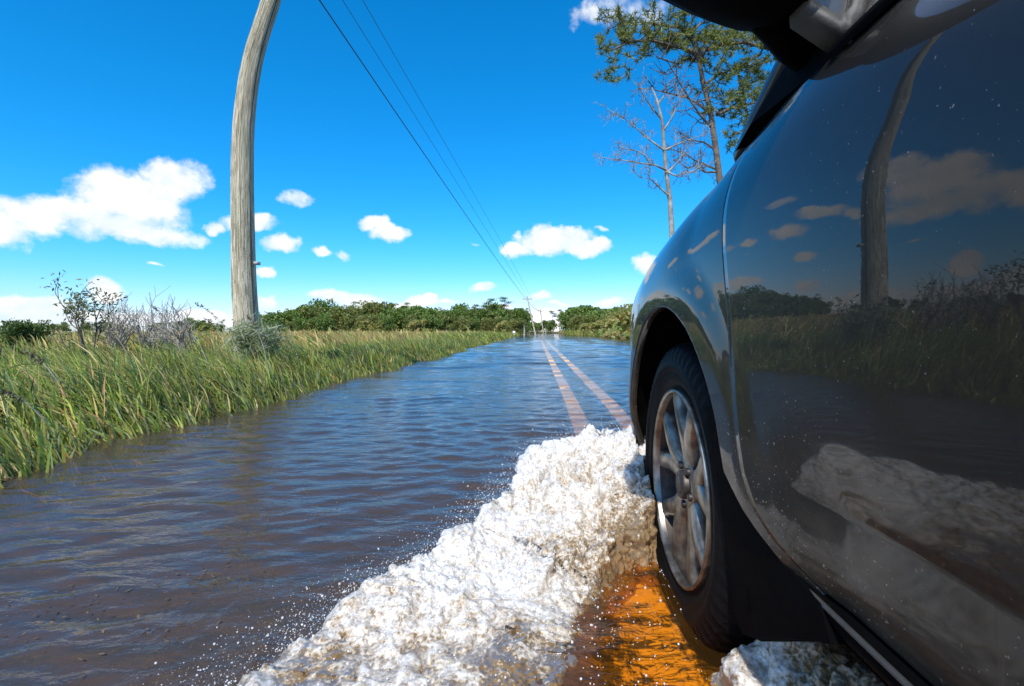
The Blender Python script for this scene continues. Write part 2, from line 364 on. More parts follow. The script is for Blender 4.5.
# ---------------------------------------------------------------- setting: ground, road, painted line, water
WL = 0.092                                     # water level above the wheel track
def road_z(Y):                                 # the road climbs slowly ahead until its crown just meets the water
    Y = np.asarray(Y, float); return np.interp(Y, [-60, 1.8, 4.0, 8, 130, 150, 175, 600], [0, 0, .068, .076, .078, .13, .10, .3])
def left_edge(Y):
    Y = np.asarray(Y, float)
    return -2.32 - .012 * np.clip(Y - 4, 0, 200) + .16 * np.sin(Y * 1.7) * .5 + .10 * np.sin(Y * .53 + 1) + .05 * np.sin(Y * 4.1)
def right_edge(Y):
    Y = np.asarray(Y, float)
    return np.interp(Y, [-60, 10, 24, 42, 60, 100, 140, 160, 600], [9.5, 7.2, 6.6, 9.0, 10.6, 8.5, 6.2, 5.5, 5.5]) + .4 * np.sin(Y * .31)
def ground_z(X, Y):
    zr = road_z(Y); crown = zr - .02 * np.abs(X - .5)
    dl = left_edge(Y) - X; dr = X - right_edge(Y)
    n = fbm(X * .8, Y * .8, 0 * X, 3) * .05
    zl = np.where(dl > -.35, -.05 + .21 * smooth01((dl + .35) / .8) + .07 * smooth01((dl - .5) / 5) + n * smooth01(dl / .5 + .5), -9)
    zrr = np.where(dr > -2, -.25 + .42 * smooth01((dr + 2) / 3) + .25 * smooth01((dr - 1) / 6) + n, -9)
    ditch = -.06 - .3 * smooth01((X - 4.6) / 1.5)
    z = np.where(X < -2.0, np.maximum(zl, -.12), np.where(X > 4.4, np.maximum(ditch, zrr), crown - .03))
    far = smooth01((np.hypot(X, Y) - 150) / 200) * .5
    return z + np.where((X < -2) | (X > 6), far, 0)
def axis(lo, hi, n, p=3):
    t = np.linspace(-1, 1, n); a = np.sign(t) * np.abs(t) ** p
    return np.where(a < 0, -lo * a, hi * a) if False else np.where(a < 0, a * abs(lo), a * hi)
xs_ = np.concatenate([-np.geomspace(2600, 9, 30), np.linspace(-8.8, 14, 190), np.geomspace(15, 2600, 30)])
ys_ = np.concatenate([-np.geomspace(1500, 9, 18), np.linspace(-8, 12, 110), np.geomspace(12.3, 200, 160), np.geomspace(215, 3500, 20)])
GX, GY = np.meshgrid(xs_, ys_)
tag(link_mesh('ground', np.stack([GX, GY, ground_z(GX, GY)], -1), grid_faces(len(ys_), len(xs_)), M['soil']), kind='structure')
yr = np.concatenate([np.linspace(-60, -2, 20), np.linspace(-1.8, 9, 60), np.linspace(10, 200, 80)])
xr = np.linspace(-2.55, 4.3, 15); RX, RY = np.meshgrid(xr, yr)
tag(link_mesh('road', np.stack([RX, RY, road_z(RY) - .02 * np.abs(RX - .5)], -1), grid_faces(len(yr), len(xr)), M['asphalt']), kind='structure')
mb = MB()
for x0 in (.305, .635):
    LY = np.concatenate([np.linspace(-40, -2, 10), np.linspace(-1.8, 9, 220), np.linspace(9.2, 145, 300)])
    a = x0 - .082 - (.23 if x0 < .5 else 0) * smooth01((2.2 - LY) / 1.0) + (.006 + .022 * smooth01((2.2 - LY) / .6)) * fbm(LY * 3, 0 * LY + x0, 0 * LY, 3); b = x0 + .082 + .006 * fbm(LY * 3, 0 * LY + 5 + x0, 0 * LY, 3)
    zt = road_z(LY) + .006 + .0062 * smooth01((LY - 3) / 3) + .004 * fbm(LY * 1.3, LY * 0 + x0, 0 * LY, 3)
    ks = np.linspace(0, 1, 11)
    V = np.stack([np.stack([a, LY, zt - .02], -1)] + [np.stack([a + (b - a) * k, LY, zt], -1) for k in ks] + [np.stack([b, LY, zt - .02], -1)], 1).reshape(-1, 3)
    mb.add(V, grid_faces(len(LY), 13)); mb.a[-1] = (np.concatenate([0 * LY[:, None], np.clip(np.minimum(ks[None] * np.where(LY[:, None] < 2.2, 1.5, 5), (1 - ks[None]) * 5), 0, 1), 0 * LY[:, None]], 1)).ravel()
tag(mb.build('road_centre_line', M['line'], attr='edge'), kind='structure')

# water: real waves near, finer ripples in the surface normal
def waves(X, Y, spacing):
    r = np.random.default_rng(11); h = np.zeros_like(X)
    for i in range(84):
        lam = .042 * (7 ** r.random()) if i < 60 else .35 * (4.5 ** r.random()); th = math.radians(r.normal(-4, 21)); ph = r.random() * 6.28; k = 2 * math.pi / lam
        a = .0062 * lam * (lam / .12) ** -.3 if i < 60 else .0042 * lam * smooth01((Y - 3.0) / 6)
        att = smooth01((lam / spacing - 2.5) / 3)
        h += att * a * (np.exp(1.15 * np.sin(k * (X * math.sin(th) + Y * math.cos(th)) + ph)) / 1.36 - .98)
    return h * (.75 + .35 * fbm(X * .5, Y * .5, X * 0, 2))
# bow wave geometry shared by water and foam: (outer x, y, crest z), (inner x, y, z)
OUT = np.array([(.70, 1.66, .30), (.50, 1.70, .36), (.34, 1.68, .375), (.25, 1.70, .375), (.20, 1.72, .375), (.03, 1.68, .315), (-.05, 1.55, .26), (-.128, 1.38, .20), (-.245, 1.22, .17), (-.364, 1.10, .15), (-.425, .95, .125), (-.475, .82, .118), (-.56, .60, .12), (-.68, .35, .12), (-.9, 0, .12)])
INN = np.array([(.62, 1.50, .20), (.46, 1.47, .26), (.36, 1.42, .27), (.325, 1.35, .24), (.29, 1.33, .22), (.235, 1.36, .19), (.20, 1.30, .16), (.14, 1.20, .13), (.09, 1.10, .115), (.06, 1.00, .112), (.04, .90, .11), (.02, .80, .105), (.0, .60, .10), (-.05, .35, .10), (-.1, 0, .10)])
def resample(P, n):
    d = np.r_[0, np.cumsum(np.linalg.norm(np.diff(OUT[:, :2], axis=0), axis=1))]; d /= d[-1]
    t = np.linspace(0, 1, n); R = np.stack([np.interp(t, d, P[:, k]) for k in range(3)], -1)
    k = max(3, n // 22); ker = np.hanning(2 * k + 1); ker /= ker.sum()
    return np.stack([np.convolve(np.pad(R[:, j], k, mode='edge'), ker, 'valid') for j in range(3)], -1)
yy = [-300.0, -120, -60, -30, -15, -8, -4, -2.4, -1.5, -1.0]; y = -.75
while y < 165: yy.append(y); y += max(.009, (y + .35) * .0085)
yy = np.array(yy); tt = np.linspace(-1, 1, 460)
wd = 1.25 * (np.clip(yy, -.75, 200) + 1.0); sp = wd * 2 / 460
WXg = wd[:, None] * (tt + 2.2 * tt**5 + 1.5 * tt**9)[None, :] + .2
WXg = np.clip(WXg, -60, 60); WYg = np.repeat(yy[:, None], len(tt), 1)
SPc = np.repeat(np.maximum(sp * 1.3, np.gradient(yy))[:, None], len(tt), 1)
hw = waves(WXg, WYg, SPc)
hw *= 1 - .6 * smooth01((WYg - 2.5) / 3) * 0
# calmer water inside the wheel track, with fine crosswise ripples thrown off the wheel
inner = resample(INN, 300)[::-1]
xin = np.interp(WYg, inner[:, 1], inner[:, 0])
track = smooth01((WXg - xin + .05) / .15) * smooth01((1.6 - WYg) / .2) * smooth01((WYg + .3) / .4)
dip = -.012 * track * smooth01((WXg - .05) / .2) * smooth01((1.45 - WYg) / .3)
fine = .0010 * fbm(WXg * 16 + WYg * 7, WYg * 9, WXg * 0, 3, mode=2) + .0028 * fbm(WXg * 5, WYg * 9, WXg * 0 + 3, 2)
outer = resample(OUT, 300)[::-1]
xo = np.interp(WYg, outer[:, 1], outer[:, 0])
near = smooth01(1 - (xo - WXg) / .55) * smooth01((xo - WXg + .3) / .2) * smooth01((2.0 - WYg) / .5) * smooth01(WYg + 1)
chop = .0045 * fbm(WXg * 26, WYg * 30, WXg * 0, 3, mode=1) + .006 * fbm(WXg * 9, WYg * 12, WXg * 0 + 7, 2)
WZ = WL + hw * (1 - .75 * track) * (1 - .5 * near) + track * fine + near * chop + dip
WV = np.stack([WXg, WYg, WZ], -1)
DP = np.where((WXg > -2.5) & (WXg < 4.3), WZ - (road_z(WYg) - .02 * np.abs(WXg - .5)), WZ - ground_z(WXg, WYg)); DP = np.clip(DP, .004, .16)
watero = tag(link_mesh('water', WV, grid_faces(len(yy), len(tt)), M['water'], attrs={'calm': (.35 + 1.6 * near - .2 * track).ravel(), 'track': np.clip(track, 0, 1).ravel(), 'turbid': ((.42 - .33 * np.clip(track, 0, 1)) * np.clip(DP / .07, .12, 1)).ravel(), 'depth': DP.ravel()}), kind='structure')

# ---------------------------------------------------------------- the car
XC = 1.22                                       # the car's centre line
WY0, WZ0, WR = 1.17, 0.34, 0.34                 # front wheel centre
RY0 = WY0 - 2.62
car = tag(empty('car', (XC, -.1, 0)), 'dark grey metallic crossover driving through the flood water', 'car')
car['category'] = 'car'
bpy.context.view_layer.update()
carM = Matrix.Translation((-XC, .1, 0))
def cpart(name, V, Fc, mat, parent=None, smooth=True):
    V = np.asarray(V, float).reshape(-1, 3)
    V = V - np.array([XC, -.1, 0])
    return link_mesh(name, V, Fc, mat, parent or car, smooth)
def cmb(mb_, name, mat, parent=None, smooth=True):
    V = np.concatenate(mb_.v); return cpart(name, V, mb_.f, mat, parent, smooth)
zt_ = np.arange(.15, 1.3, .001)
tab = np.interp(zt_, [.15, .30, .40, .44, .50, .56, .62, .70, .78, .83, .87, .92, .95, .98, 1.0, 1.3],
                [.40, .345, .314, .304, .3010, .3018, .3010, .2995, .2970, .2956, .2953, .299, .305, .316, .326, .50])
ker = np.exp(-.5 * (np.arange(-45, 46) / 16.) ** 2); ker /= ker.sum()
tab = np.convolve(np.pad(tab, 45, mode='edge'), ker, 'valid')
def zcrown(Y): return np.interp(Y, [-3, -.5, .4, .8, 1.2, 1.6, 2.0, 2.16], [1.10, 1.10, 1.10, 1.06, 1.0, .935, .83, .75])
def plan(Y):
    return .42 * np.clip(Y - 1.48, 0, 9) ** 2 + .8 * np.clip(Y - 1.95, 0, 9) ** 2 + .22 * np.clip(-1.7 - Y, 0, 9) ** 2
def flare(Y, z):
    f_ = 0
    for y0 in (WY0, RY0):
        r = np.hypot(Y - y0, z - WZ0); f_ = f_ + .010 * smooth01((.55 - r) / .09)
    return f_
def door_x(z): return np.interp(z, zt_, tab)
def xlow(Y, z):
    cr = .024 * smooth01((.67 - Y) / .16) * np.where(z > .508, np.clip((.66 - z) / .152, 0, 1) ** 2.0, 1 - .22 * smooth01((.508 - z) / .10))
    return door_x(np.minimum(z, .87)) + cr * (Y > RY0 + .5) + plan(Y) - flare(Y, z)
def P(Y, s):
    """outer skin of the left side: s is height on the flank, then runs over the crown to the bonnet"""
    Y = np.asarray(Y, float); s = np.asarray(s, float)
    zc = zcrown(Y); h = .20 - .05 * smooth01((Y - 1.6) / .4); w = .16; z1 = zc - h
    th = np.clip((s - z1) / .28, 0, 1) * math.pi / 2
    X = xlow(Y, np.minimum(s, z1)) + w * (1 - np.cos(th)); Z = np.minimum(s, z1) + h * np.sin(th)
    k = smooth01((Y - .50) / .29)                # doors have a crisper shoulder
    X2 = xlow(Y, s) + (door_x(s) - door_x(np.minimum(s, .87)))
    kk = np.where(Y < .79, 1 - k, 0)
    return np.stack([X * (1 - kk) + X2 * kk, Y, Z * (1 - kk) + np.minimum(s, 1.3) * kk], -1)
def gapY(z): return np.interp(z, [.28, .40, .412, .43, .46, .50, .55, .60, .70, .83, 1.2], [.50, .565, .60, .645, .685, .712, .732, .747, .770, .787, .787])
def mirrorV(V): V = np.array(V, float).reshape(-1, 3).copy(); V[:, 0] = 2 * XC - V[:, 0]; return V
def flip(Fc): return Fc[:, ::-1]
def both(name, V, Fc, mat, mirror=True, parent=None):
    a = cpart(name, V, Fc, mat, parent)
    if mirror: cpart(name, mirrorV(V), flip(np.asarray(Fc)), mat, parent)
    return a

def arch_panel(name, y0, ylo, yhi, smax_fn, zmin, gap_low=None, gap_hi=None, r0=.42):
    th = np.radians(np.linspace(-22, 202, 340)); rr = np.arange(0, 1.6, .0015)
    Yr = y0 + np.cos(th)[:, None] * (r0 + rr)[None]; Sr = WZ0 + np.sin(th)[:, None] * (r0 + rr)[None]
    ok = (Sr > (zmin(Yr) if callable(zmin) else zmin)) & (Sr < smax_fn(Yr))
    ok &= (Yr > (gap_low(Sr) if gap_low else ylo)) & (Yr < (gap_hi(Sr) if gap_hi else yhi))
    first = np.argmax(ok, axis=1); th = th[ok.any(1)]; first = first[ok.any(1)]; ok = ok[ok.any(1)]
    bad = ~ok & (np.arange(len(rr))[None] > first[:, None]); last = rr[np.where(bad.any(1), np.argmax(bad, axis=1), len(rr) - 1)] - rr[first]; rs = (r0 + rr[first])[:, None]
    nr = 46; t = np.linspace(0, 1, nr) ** 1.25
    R = rs + t[None] * last[:, None]
    Y = y0 + np.cos(th)[:, None] * R; S = WZ0 + np.sin(th)[:, None] * R
    V = P(Y, S)
    lip = V[:, :1].copy(); lip[..., 0] += .008; lip[..., 1] = y0 + np.cos(th)[:, None] * (rs - .004); lip[..., 2] = WZ0 + np.sin(th)[:, None] * (rs - .004)
    lip2 = lip.copy(); lip2[..., 0] += .012
    edge = V[:, -1:].copy(); edge[..., 0] += .012
    V = np.concatenate([lip2, lip, V, edge], 1)
    return both(name, V, flip(grid_faces(len(th), nr + 3)), M['paint'])
Lc = .28
smaxf = lambda Y: zcrown(Y) - (.20 - .05 * smooth01((Y - 1.6) / .4)) + Lc
arch_panel('front_fender', WY0, 0, 2.14, smaxf, lambda Y: np.where(Y < .9, .404 + (Y - .637) * .567, .30), gap_low=lambda z: gapY(z) + .0028)
def door(name, yf, yr, ztop, handle_y, mirror=True):
    """yf: front edge as a function of height; yr: rear edge"""
    vz = np.concatenate([np.linspace(.4, .47, 36), np.linspace(.475, 1, 110)])
    zz = .404 + (vz - .4) / .6 * (ztop - .404)
    ycol = np.concatenate([[0, 0], np.linspace(0, 1, 90), [1, 1]])
    a = yf(zz); b = yr(zz)
    Y = a[:, None] + (b - a)[:, None] * ycol[None]; Z = np.repeat(zz[:, None], Y.shape[1], 1)
    Z = Z + np.clip(Y - .5, 0, 1) * .12 * smooth01((Z - .9) / .1)
    V = P(Y, Z)
    V[:, 0, 0] += .02; V[:, 1, 0] += .0035; V[:, 1, 1] += .0012; V[:, -1, 0] += .02; V[:, -2, 0] += .0035
    bot = V[:1].copy(); bot[..., 2] -= .003; bot[..., 0] += .004; bot2 = bot.copy(); bot2[..., 0] += .03; bot2[..., 2] += .004
    top = V[-1:].copy(); top[..., 0] += .02; top[..., 2] += .004
    V = np.concatenate([bot2, bot, V, top], 0)
    g = grid_faces(V.shape[0], V.shape[1])
    for mir in ((0, 1) if mirror else (0,)):
        d = cpart(name, mirrorV(V) if mir else V, flip(g) if mir else g, M['paint'])
        h = MB(); sx = (lambda x: 2 * XC - x) if mir else (lambda x: x)
        pts = [(sx(.302 - .0), handle_y + .10, .86), (sx(.272), handle_y + .085, .862), (sx(.266), handle_y, .864), (sx(.272), handle_y - .085, .862), (sx(.302), handle_y - .10, .86)]
        h.tube(pts, [.012, .014, .015, .014, .012], 10); cmb(h, 'door_handle', M['paint'], d)
        w_ = MB(); zb = 1.0
    return d
gapm = lambda z: 0 * z - .37
door('front_door', gapY, lambda z: 0 * z - .365, 1.0, -.22)
door('rear_door', lambda z: 0 * z - .372, lambda z: np.interp(z, [.4, .5, .62, .76, .85, 1.1], [-.98, -.99, -1.0, -1.08, -1.18, -1.24]), 1.0, -1.02)
arch_panel('quarter_panel', RY0, -2.32, 0, lambda Y: 0 * Y + 1.0, .32, gap_hi=lambda z: np.interp(z, [.4, .5, .62, .76, .85, 1.1], [-.987, -.997, -1.007, -1.087, -1.187, -1.247]))
# sill below the doors: black moulding, its edge highlight built as a thin grey tube
yS = np.linspace(.60, -1.06, 60)
prof = [(.020, .400), (.004, .394), (.002, .386), (.006, .378), (.014, .368), (.03, .362), (.08, .365), (.14, .372)]
V = np.array([[(.3165 + a + plan(yv) + .02 * max(0, (yv - .62)) * 3, yv, z) for (a, z) in prof] for yv in yS])
both('sill', V, flip(grid_faces(len(yS), len(prof))), M['black_plastic'])
tr = MB(); tr.tube([(.3185 + .0 * i, yv, .3965) for i, yv in enumerate(np.linspace(.60, -.95, 30))], .0032, 8); cmb(tr, 'sill_highlight', M['grey_plastic'])  # grey tube stands in for the highlight along the door's lower lip
# dark structure behind the panel gaps
for x0, x1 in ((.335, .36), (2 * XC - .36, 2 * XC - .335)):
    s_ = MB(); s_.box(x0, x1, .44, .90, .36, .86); s_.box(x0 + .0, x1, -.45, -.30, .38, .96); s_.box(x0, x1, -1.32, -.95, .38, .96)
    s_.box(x0, x1, -1.0, .6, .372, .41)
    cmb(s_, 'inner_frame', M['liner'])
s_ = MB(); s_.box(.42, 2.02, -2.1, .72, .40, .45); s_.box(.72, 1.72, .7, 2.0, .24, .34)
cmb(s_, 'underbody', M['liner'])
s_ = MB(); s_.box(.46, 1.98, .70, .76, .40, 1.0); cmb(s_, 'firewall', M['liner'])
# arch liners, mud flaps
for y0 in (WY0, RY0):
    th = np.radians(np.linspace(-8, 189, 80)); V = []
    for x, r in ((.318, .424), (.34, .432), (.62, .434), (.62, .0)):
        V.append([(x, y0 + r * math.cos(a), WZ0 + r * math.sin(a)) for a in th])
    V = np.array(V); both('arch_liner', V, grid_faces(4, len(th)), M['liner'])
    pl = [(-.245, .560), (-.325, .392), (-.362, .236), (-.385, .222), (-.47, .262), (-.585, .338), (-.64, .365), (-.62, .398), (-.533, .403), (-.456, .438), (-.376, .490), (-.318, .575)]
    V = []
    for x, k_ in ((.330, .004), (.3145, .0), (.3145, .0), (.36, .0), (.58, .0)):
        first = not V
        V.append([(x + .012 * smooth01((.30 - z) / .1), y0 + dy - (.006 if first else 0) * 0, z) for dy, z in pl])
    V = np.array(V[1:]); n_ = len(pl); fc_ = grid_faces(4, n_, True).tolist() + [list(range(n_)), [3 * n_ + k for k in range(n_ - 1, -1, -1)]]
    for mi in (0, 1):
        vv = V.reshape(-1, 3).copy()
        if mi: vv = mirrorV(vv)
        cpart('mud_flap', vv, fc_, M['black_plastic'], smooth=False)
# bonnet, nose, bumper
yH = np.linspace(.985, 2.14, 40); xt = np.linspace(0, 1, 40)
V = []
for yv in yH:
    e = P(yv, smaxf(yv) + 0.0); xl = e[0] + .005; xr_ = 2 * XC - xl
    V.append([(xl + (xr_ - xl) * u, yv + .10 * (1 - (2 * u - 1) ** 2) * max(0, (yv - 1.4)) / .74, e[2] - .004 + .05 * (1 - (2 * u - 1) ** 4)) for u in xt])
V = np.array(V); e = V[:1].copy(); e[..., 2] -= .03; V = np.concatenate([e, V], 0)
cpart('bonnet', V, flip(grid_faces(41, 40)), M['paint'])
front = V[-1]; V = []
for i in range(24):
    q = i / 23; row = []
    for j, u in enumerate(xt):
        top = front[j]; zb = .24; z = top[2] + (zb - top[2]) * q
        xe = P(2.14, max(z, .3))[0]; x = xe + (2 * XC - 2 * xe) * u if q > .15 else top[0]
        x = top[0] * (1 - smooth01(q * 6)) + (xe + (2 * XC - 2 * xe) * u) * smooth01(q * 6)
        row.append((x, top[1] + .07 * math.sin(math.pi * min(1, q * 1.2)) * (1 - abs(2 * u - 1) ** 3) , z))
    V.append(row)
bumper = cpart('front_bumper', np.array(V), flip(grid_faces(24, 40)), M['paint'])
g_ = MB()
for k in range(4): g_.box(XC - .38, XC + .38, 2.285, 2.315, .58 + k * .035, .595 + k * .035)
g_.box(XC - .45, XC + .45, 2.29, 2.312, .30, .42); cmb(g_, 'grille', M['black_plastic'])
for sx in (-1, 1):
    h = MB(); h.ellipsoid((XC + sx * .62, 2.12, .66), (.17, .085, .06), 10); cmb(h, 'headlight', M['lamp'])
# greenhouse: windscreen, roof, side glass, pillars
ws = []
for i in range(12):
    q = i / 11; yv = .98 - .82 * q; z = 1.055 + .535 * q ** .95; xl = .43 + .14 * q
    ws.append([(xl + (2 * (XC - xl)) * u, yv + .12 * (1 - (2 * u - 1) ** 2), z + .015 * (1 - (2 * u - 1) ** 2)) for u in np.linspace(0, 1, 16)])
cpart('windscreen', np.array(ws), grid_faces(12, 16), M['glass'])
rf = []
for yv in np.linspace(.18, -2.0, 24):
    rf.append([(.565 + 1.31 * u, yv, 1.60 + .06 * (1 - (2 * u - 1) ** 2) - .03 * ((yv + .8) / 1.2) ** 2 - .05 * abs(2 * u - 1) ** 6) for u in np.linspace(0, 1, 20)])
cpart('roof', np.array(rf), grid_faces(24, 20), M['paint'])
for sx in (0, 1):
    mir = (lambda p: (2 * XC - p[0], p[1], p[2])) if sx else (lambda p: p)
    p_ = MB(); p_.tube([mir(q) for q in [(.46, 1.04, .97), (.405, .96, 1.045), (.413, .90, 1.09), (.435, .72, 1.21), (.475, .48, 1.38), (.52, .24, 1.53), (.545, .0, 1.585), (.55, -.6, 1.60), (.55, -1.4, 1.59), (.56, -1.95, 1.52)]], [.022, .024, .026, .027, .028, .03, .03, .03, .03, .03], 10)
    cmb(p_, 'roof_pillar', M['paint'])
    for nm, (y0, y1) in {'middle_pillar': (-.33, -.41), 'rear_pillar': (-1.15, -1.24)}.items():
        p_ = MB(); p_.add([mir(q) for q in [(.338, y0, 1.0), (.338, y1, 1.0), (.53, y1, 1.57), (.53, y0, 1.57), (.36, y0, 1.0), (.36, y1, 1.0), (.55, y1, 1.57), (.55, y0, 1.57)]],
                          [(0, 1, 2, 3), (7, 6, 5, 4), (0, 3, 7, 4), (1, 5, 6, 2), (0, 4, 5, 1), (3, 2, 6, 7)])
        cmb(p_, nm, M['black_plastic'], smooth=False)
    p_ = MB(); p_.add([mir(q) for q in [(.40, -1.95, 1.0), (.40, -2.3, 1.0), (.56, -2.1, 1.54), (.54, -1.8, 1.56)]], [(0, 1, 2, 3)]); cmb(p_, 'rear_corner', M['paint'])
    def gl(name, ys, top):
        a, b = ys; p_ = MB(); V = []
        for yv in np.linspace(a, b, 10):
            zt2 = top(yv); V.append([mir((.343 + .20 * q * (zt2 - 1.0) / .57, yv, 1.0 + (zt2 - 1.0) * q)) for q in np.linspace(0, 1, 8)])
        cpart(name, np.array(V), grid_faces(10, 8), M['glass'])
    gl('front_window', (.55, -.335), lambda y: min(1.57, 1.57 - (y - .17) * .66 if y > .17 else 1.57))
    gl('rear_window', (-.405, -1.155), lambda y: 1.57)
    gl('quarter_window', (-1.235, -1.97), lambda y: 1.56)
    # belt moulding along the foot of the windows
    bt = []
    for yv in np.linspace(.545, -1.95, 70):
        bt.append([mir(q) for q in [(.323, yv, 1.000), (.320, yv, 1.006), (.326, yv, 1.017), (.338, yv, 1.024), (.350, yv, 1.020), (.35, yv, 1.0)]])
    bt = np.array(bt); cpart('belt_moulding', bt, grid_faces(70, 6), M['black_plastic'])
    # black triangular sail in front of the window, the mirror's foot
    sv = [(.331, .548, 1.006), (.345, .80, 1.035), (.385, .965, 1.05), (.425, .74, 1.20), (.405, .548, 1.21)]
    sv2 = [(x + .03, y, z) for x, y, z in sv]; sl = MB()
    sl.add([mir(q) for q in sv + sv2], [(0, 1, 2, 2), (5, 7, 6, 6)]) if False else None
    V = [mir(q) for q in sv + sv2]; Fq = [(0, 1, 2, 3, 4), (9, 8, 7, 6, 5)] + [(i, 5 + i, 5 + (i + 1) % 5, (i + 1) % 5) for i in range(5)]
    cpart('mirror_sail', V, Fq, M['black_plastic'], smooth=False)
# tailgate and rear lamps
tg = []
for i in range(16):
    q = i / 15; z = .32 + 1.24 * q; yb = -2.34 + (.30 * smooth01((z - .95) / .62)); xl = .36 + .03 * q + .16 * smooth01((z - 1.0) / .56)
    tg.append([(xl + 2 * (XC - xl) * u, yb - .06 * (1 - (2 * u - 1) ** 4), z) for u in np.linspace(0, 1, 16)])
cpart('tailgate', np.array(tg), grid_faces(16, 16), M['paint'])
rg = MB(); rg.add([(.62, -2.385, 1.05), (1.82, -2.385, 1.05), (1.74, -2.19, 1.46), (.70, -2.19, 1.46)], [(0, 1, 2, 3)]); cmb(rg, 'rear_screen', M['dark_window'])
for sx in (-1, 1):
    h = MB(); h.ellipsoid((XC + sx * .76, -2.30, .95), (.075, .08, .16), 8); cmb(h, 'tail_light', M['red_lamp'])
# seats and dashboard, seen dimly through the glass
for sx in (-1, 1):
    for yv in (.0, -.95):
        s_ = MB(); s_.box(XC + sx * .36 - .25, XC + sx * .36 + .25, yv - .25, yv + .25, .55, .72)
        s_.ellipsoid((XC + sx * .36, yv - .30, .98), (.24, .09, .36), 8); s_.ellipsoid((XC + sx * .36, yv - .36, 1.38), (.12, .05, .10), 6); cmb(s_, 'seat', M['interior'])
s_ = MB(); s_.box(.45, 1.99, .55, .92, .8, 1.03); cmb(s_, 'dashboard', M['interior'])
# wheels
def wheel(yc, mir):
    wh = empty('wheel', (0, 0, 0)); wh.parent = car
    f_ = (lambda V: mirrorV(V)) if mir else (lambda V: np.array(V, float).reshape(-1, 3))
    fo = (lambda Fc: np.asarray(Fc)[:, ::-1]) if mir else (lambda Fc: np.asarray(Fc))
    n = 180
    prof = [(.205, .222), (.175, .250), (.17, .300), (.185, .330), (.10, .338), (.06, .3385), (.022, .333), (.008, .322), (.001, .306), (-.002, .288), (-.0045, .284), (-.0045, .276), (0, .270), (.003, .262), (.0015, .256), (.005, .246), (.011, .236), (.016, .228), (.016, .222)]
    V, g = lathe_x([(x + .323, r) for x, r in prof], n, 0, yc, WZ0); V = np.array(V)
    V = V.reshape(len(prof), n, 3); cen = np.array([0, yc, WZ0])
    for ri, dep in ((3, .006), (4, .007), (5, .007), (6, .007), (7, .006), (8, .004)):
        for k in range(n):
            if (k + (ri >= 7)) % 3 == 0:
                d = V[ri, k] - cen; d[0] = 0; V[ri, k] -= d / np.linalg.norm(d) * dep
                if ri >= 7: V[ri, k, 0] += .003
    cpart('tyre', f_(V), fo(g), M['rubber'], wh)
    prof = [(.20, .226), (.03, .218), (.015, .2225), (.004, .2235), (.002, .2185), (.008, .2155), (.020, .2135)]
    V, g = lathe_x([(x + .323, r) for x, r in prof], 96, 0, yc, WZ0); cpart('rim', f_(V), fo(g), M['alloy'], wh)
    V, g = lathe_x([(x + .323, r) for x, r in [(.020, .2135), (.06, .207), (.10, .198), (.17, .195)]], 96, 0, yc, WZ0); cpart('rim_barrel', f_(V), fo(g), M['dark_metal'], wh)
    sp = MB()
    for k in range(5):
        for sgn in (-1, 1):
            V = []; a0 = math.radians(72 * k + 20)
            for i in range(11):
                q = i / 10; r = .040 + .174 * q; a = a0 + sgn * math.radians(17 * (1 - q) * (.55 if q > .2 else 1) * .2 + 13.5 * smooth01((q - .15) / .85) + 4.5)
                wdt = (.0270 - .0060 * q) * (1.15 if q > .85 else 1); xf = .323 + .030 - .014 * math.sin(q * math.pi * .62) * 1.0 - .0 * q
                c = Vector((0, yc + r * math.cos(a), WZ0 + r * math.sin(a))); tv = Vector((0, -math.sin(a), math.cos(a)))
                for (tw, dx) in ((-1, .035), (-1, .010), (-.78, .0035), (-.35, 0), (.35, 0), (.78, .0035), (1, .010), (1, .035)):
                    p = c + tv * wdt * tw; V.append((xf + dx, p.y, p.z))
            sp.add(V, grid_faces(11, 8))
    V, g = lathe_x([(.323 + x, r) for x, r in [(.08, .058), (.036, .060), (.028, .056), (.026, .040), (.030, .034), (.034, .0)]], 48, 0, yc, WZ0); sp.add(V, g)
    Vs = np.concatenate(sp.v); cpart('spokes', f_(Vs), [tuple(q[::-1]) if mir else tuple(q) for q in sp.f], M['alloy'], wh)
    V, g = lathe_x([(.323 + x, r) for x, r in [(.034, .034), (.018, .033), (.013, .030), (.014, .024), (.016, .0225), (.013, .021), (.0125, .0)]], 40, 0, yc, WZ0); cap = cpart('hub_cap', f_(V), fo(g), M['dark_metal'], wh)
    for k in range(5):
        a = math.radians(72 * k + 56); c = (0, yc + .047 * math.cos(a), WZ0 + .047 * math.sin(a))
        V, g = lathe_x([(.323 + x, r) for x, r in [(.04, .010), (.022, .010), (.019, .007), (.019, 0)]], 6, 0, c[1], c[2]); cpart('lug_nut', f_(V), fo(g), M['dark_metal'], wh)
    V, g = lathe_x([(.323 + x, r) for x, r in [(.12, .05), (.10, .06), (.098, .150), (.12, .152), (.125, .06)]], 48, 0, yc, WZ0); cpart('brake_disc', f_(V), fo(g), M['dark_metal'], wh)
    return wh
for yc in (WY0, RY0):
    for m_ in (0, 1): wheel(yc, m_)
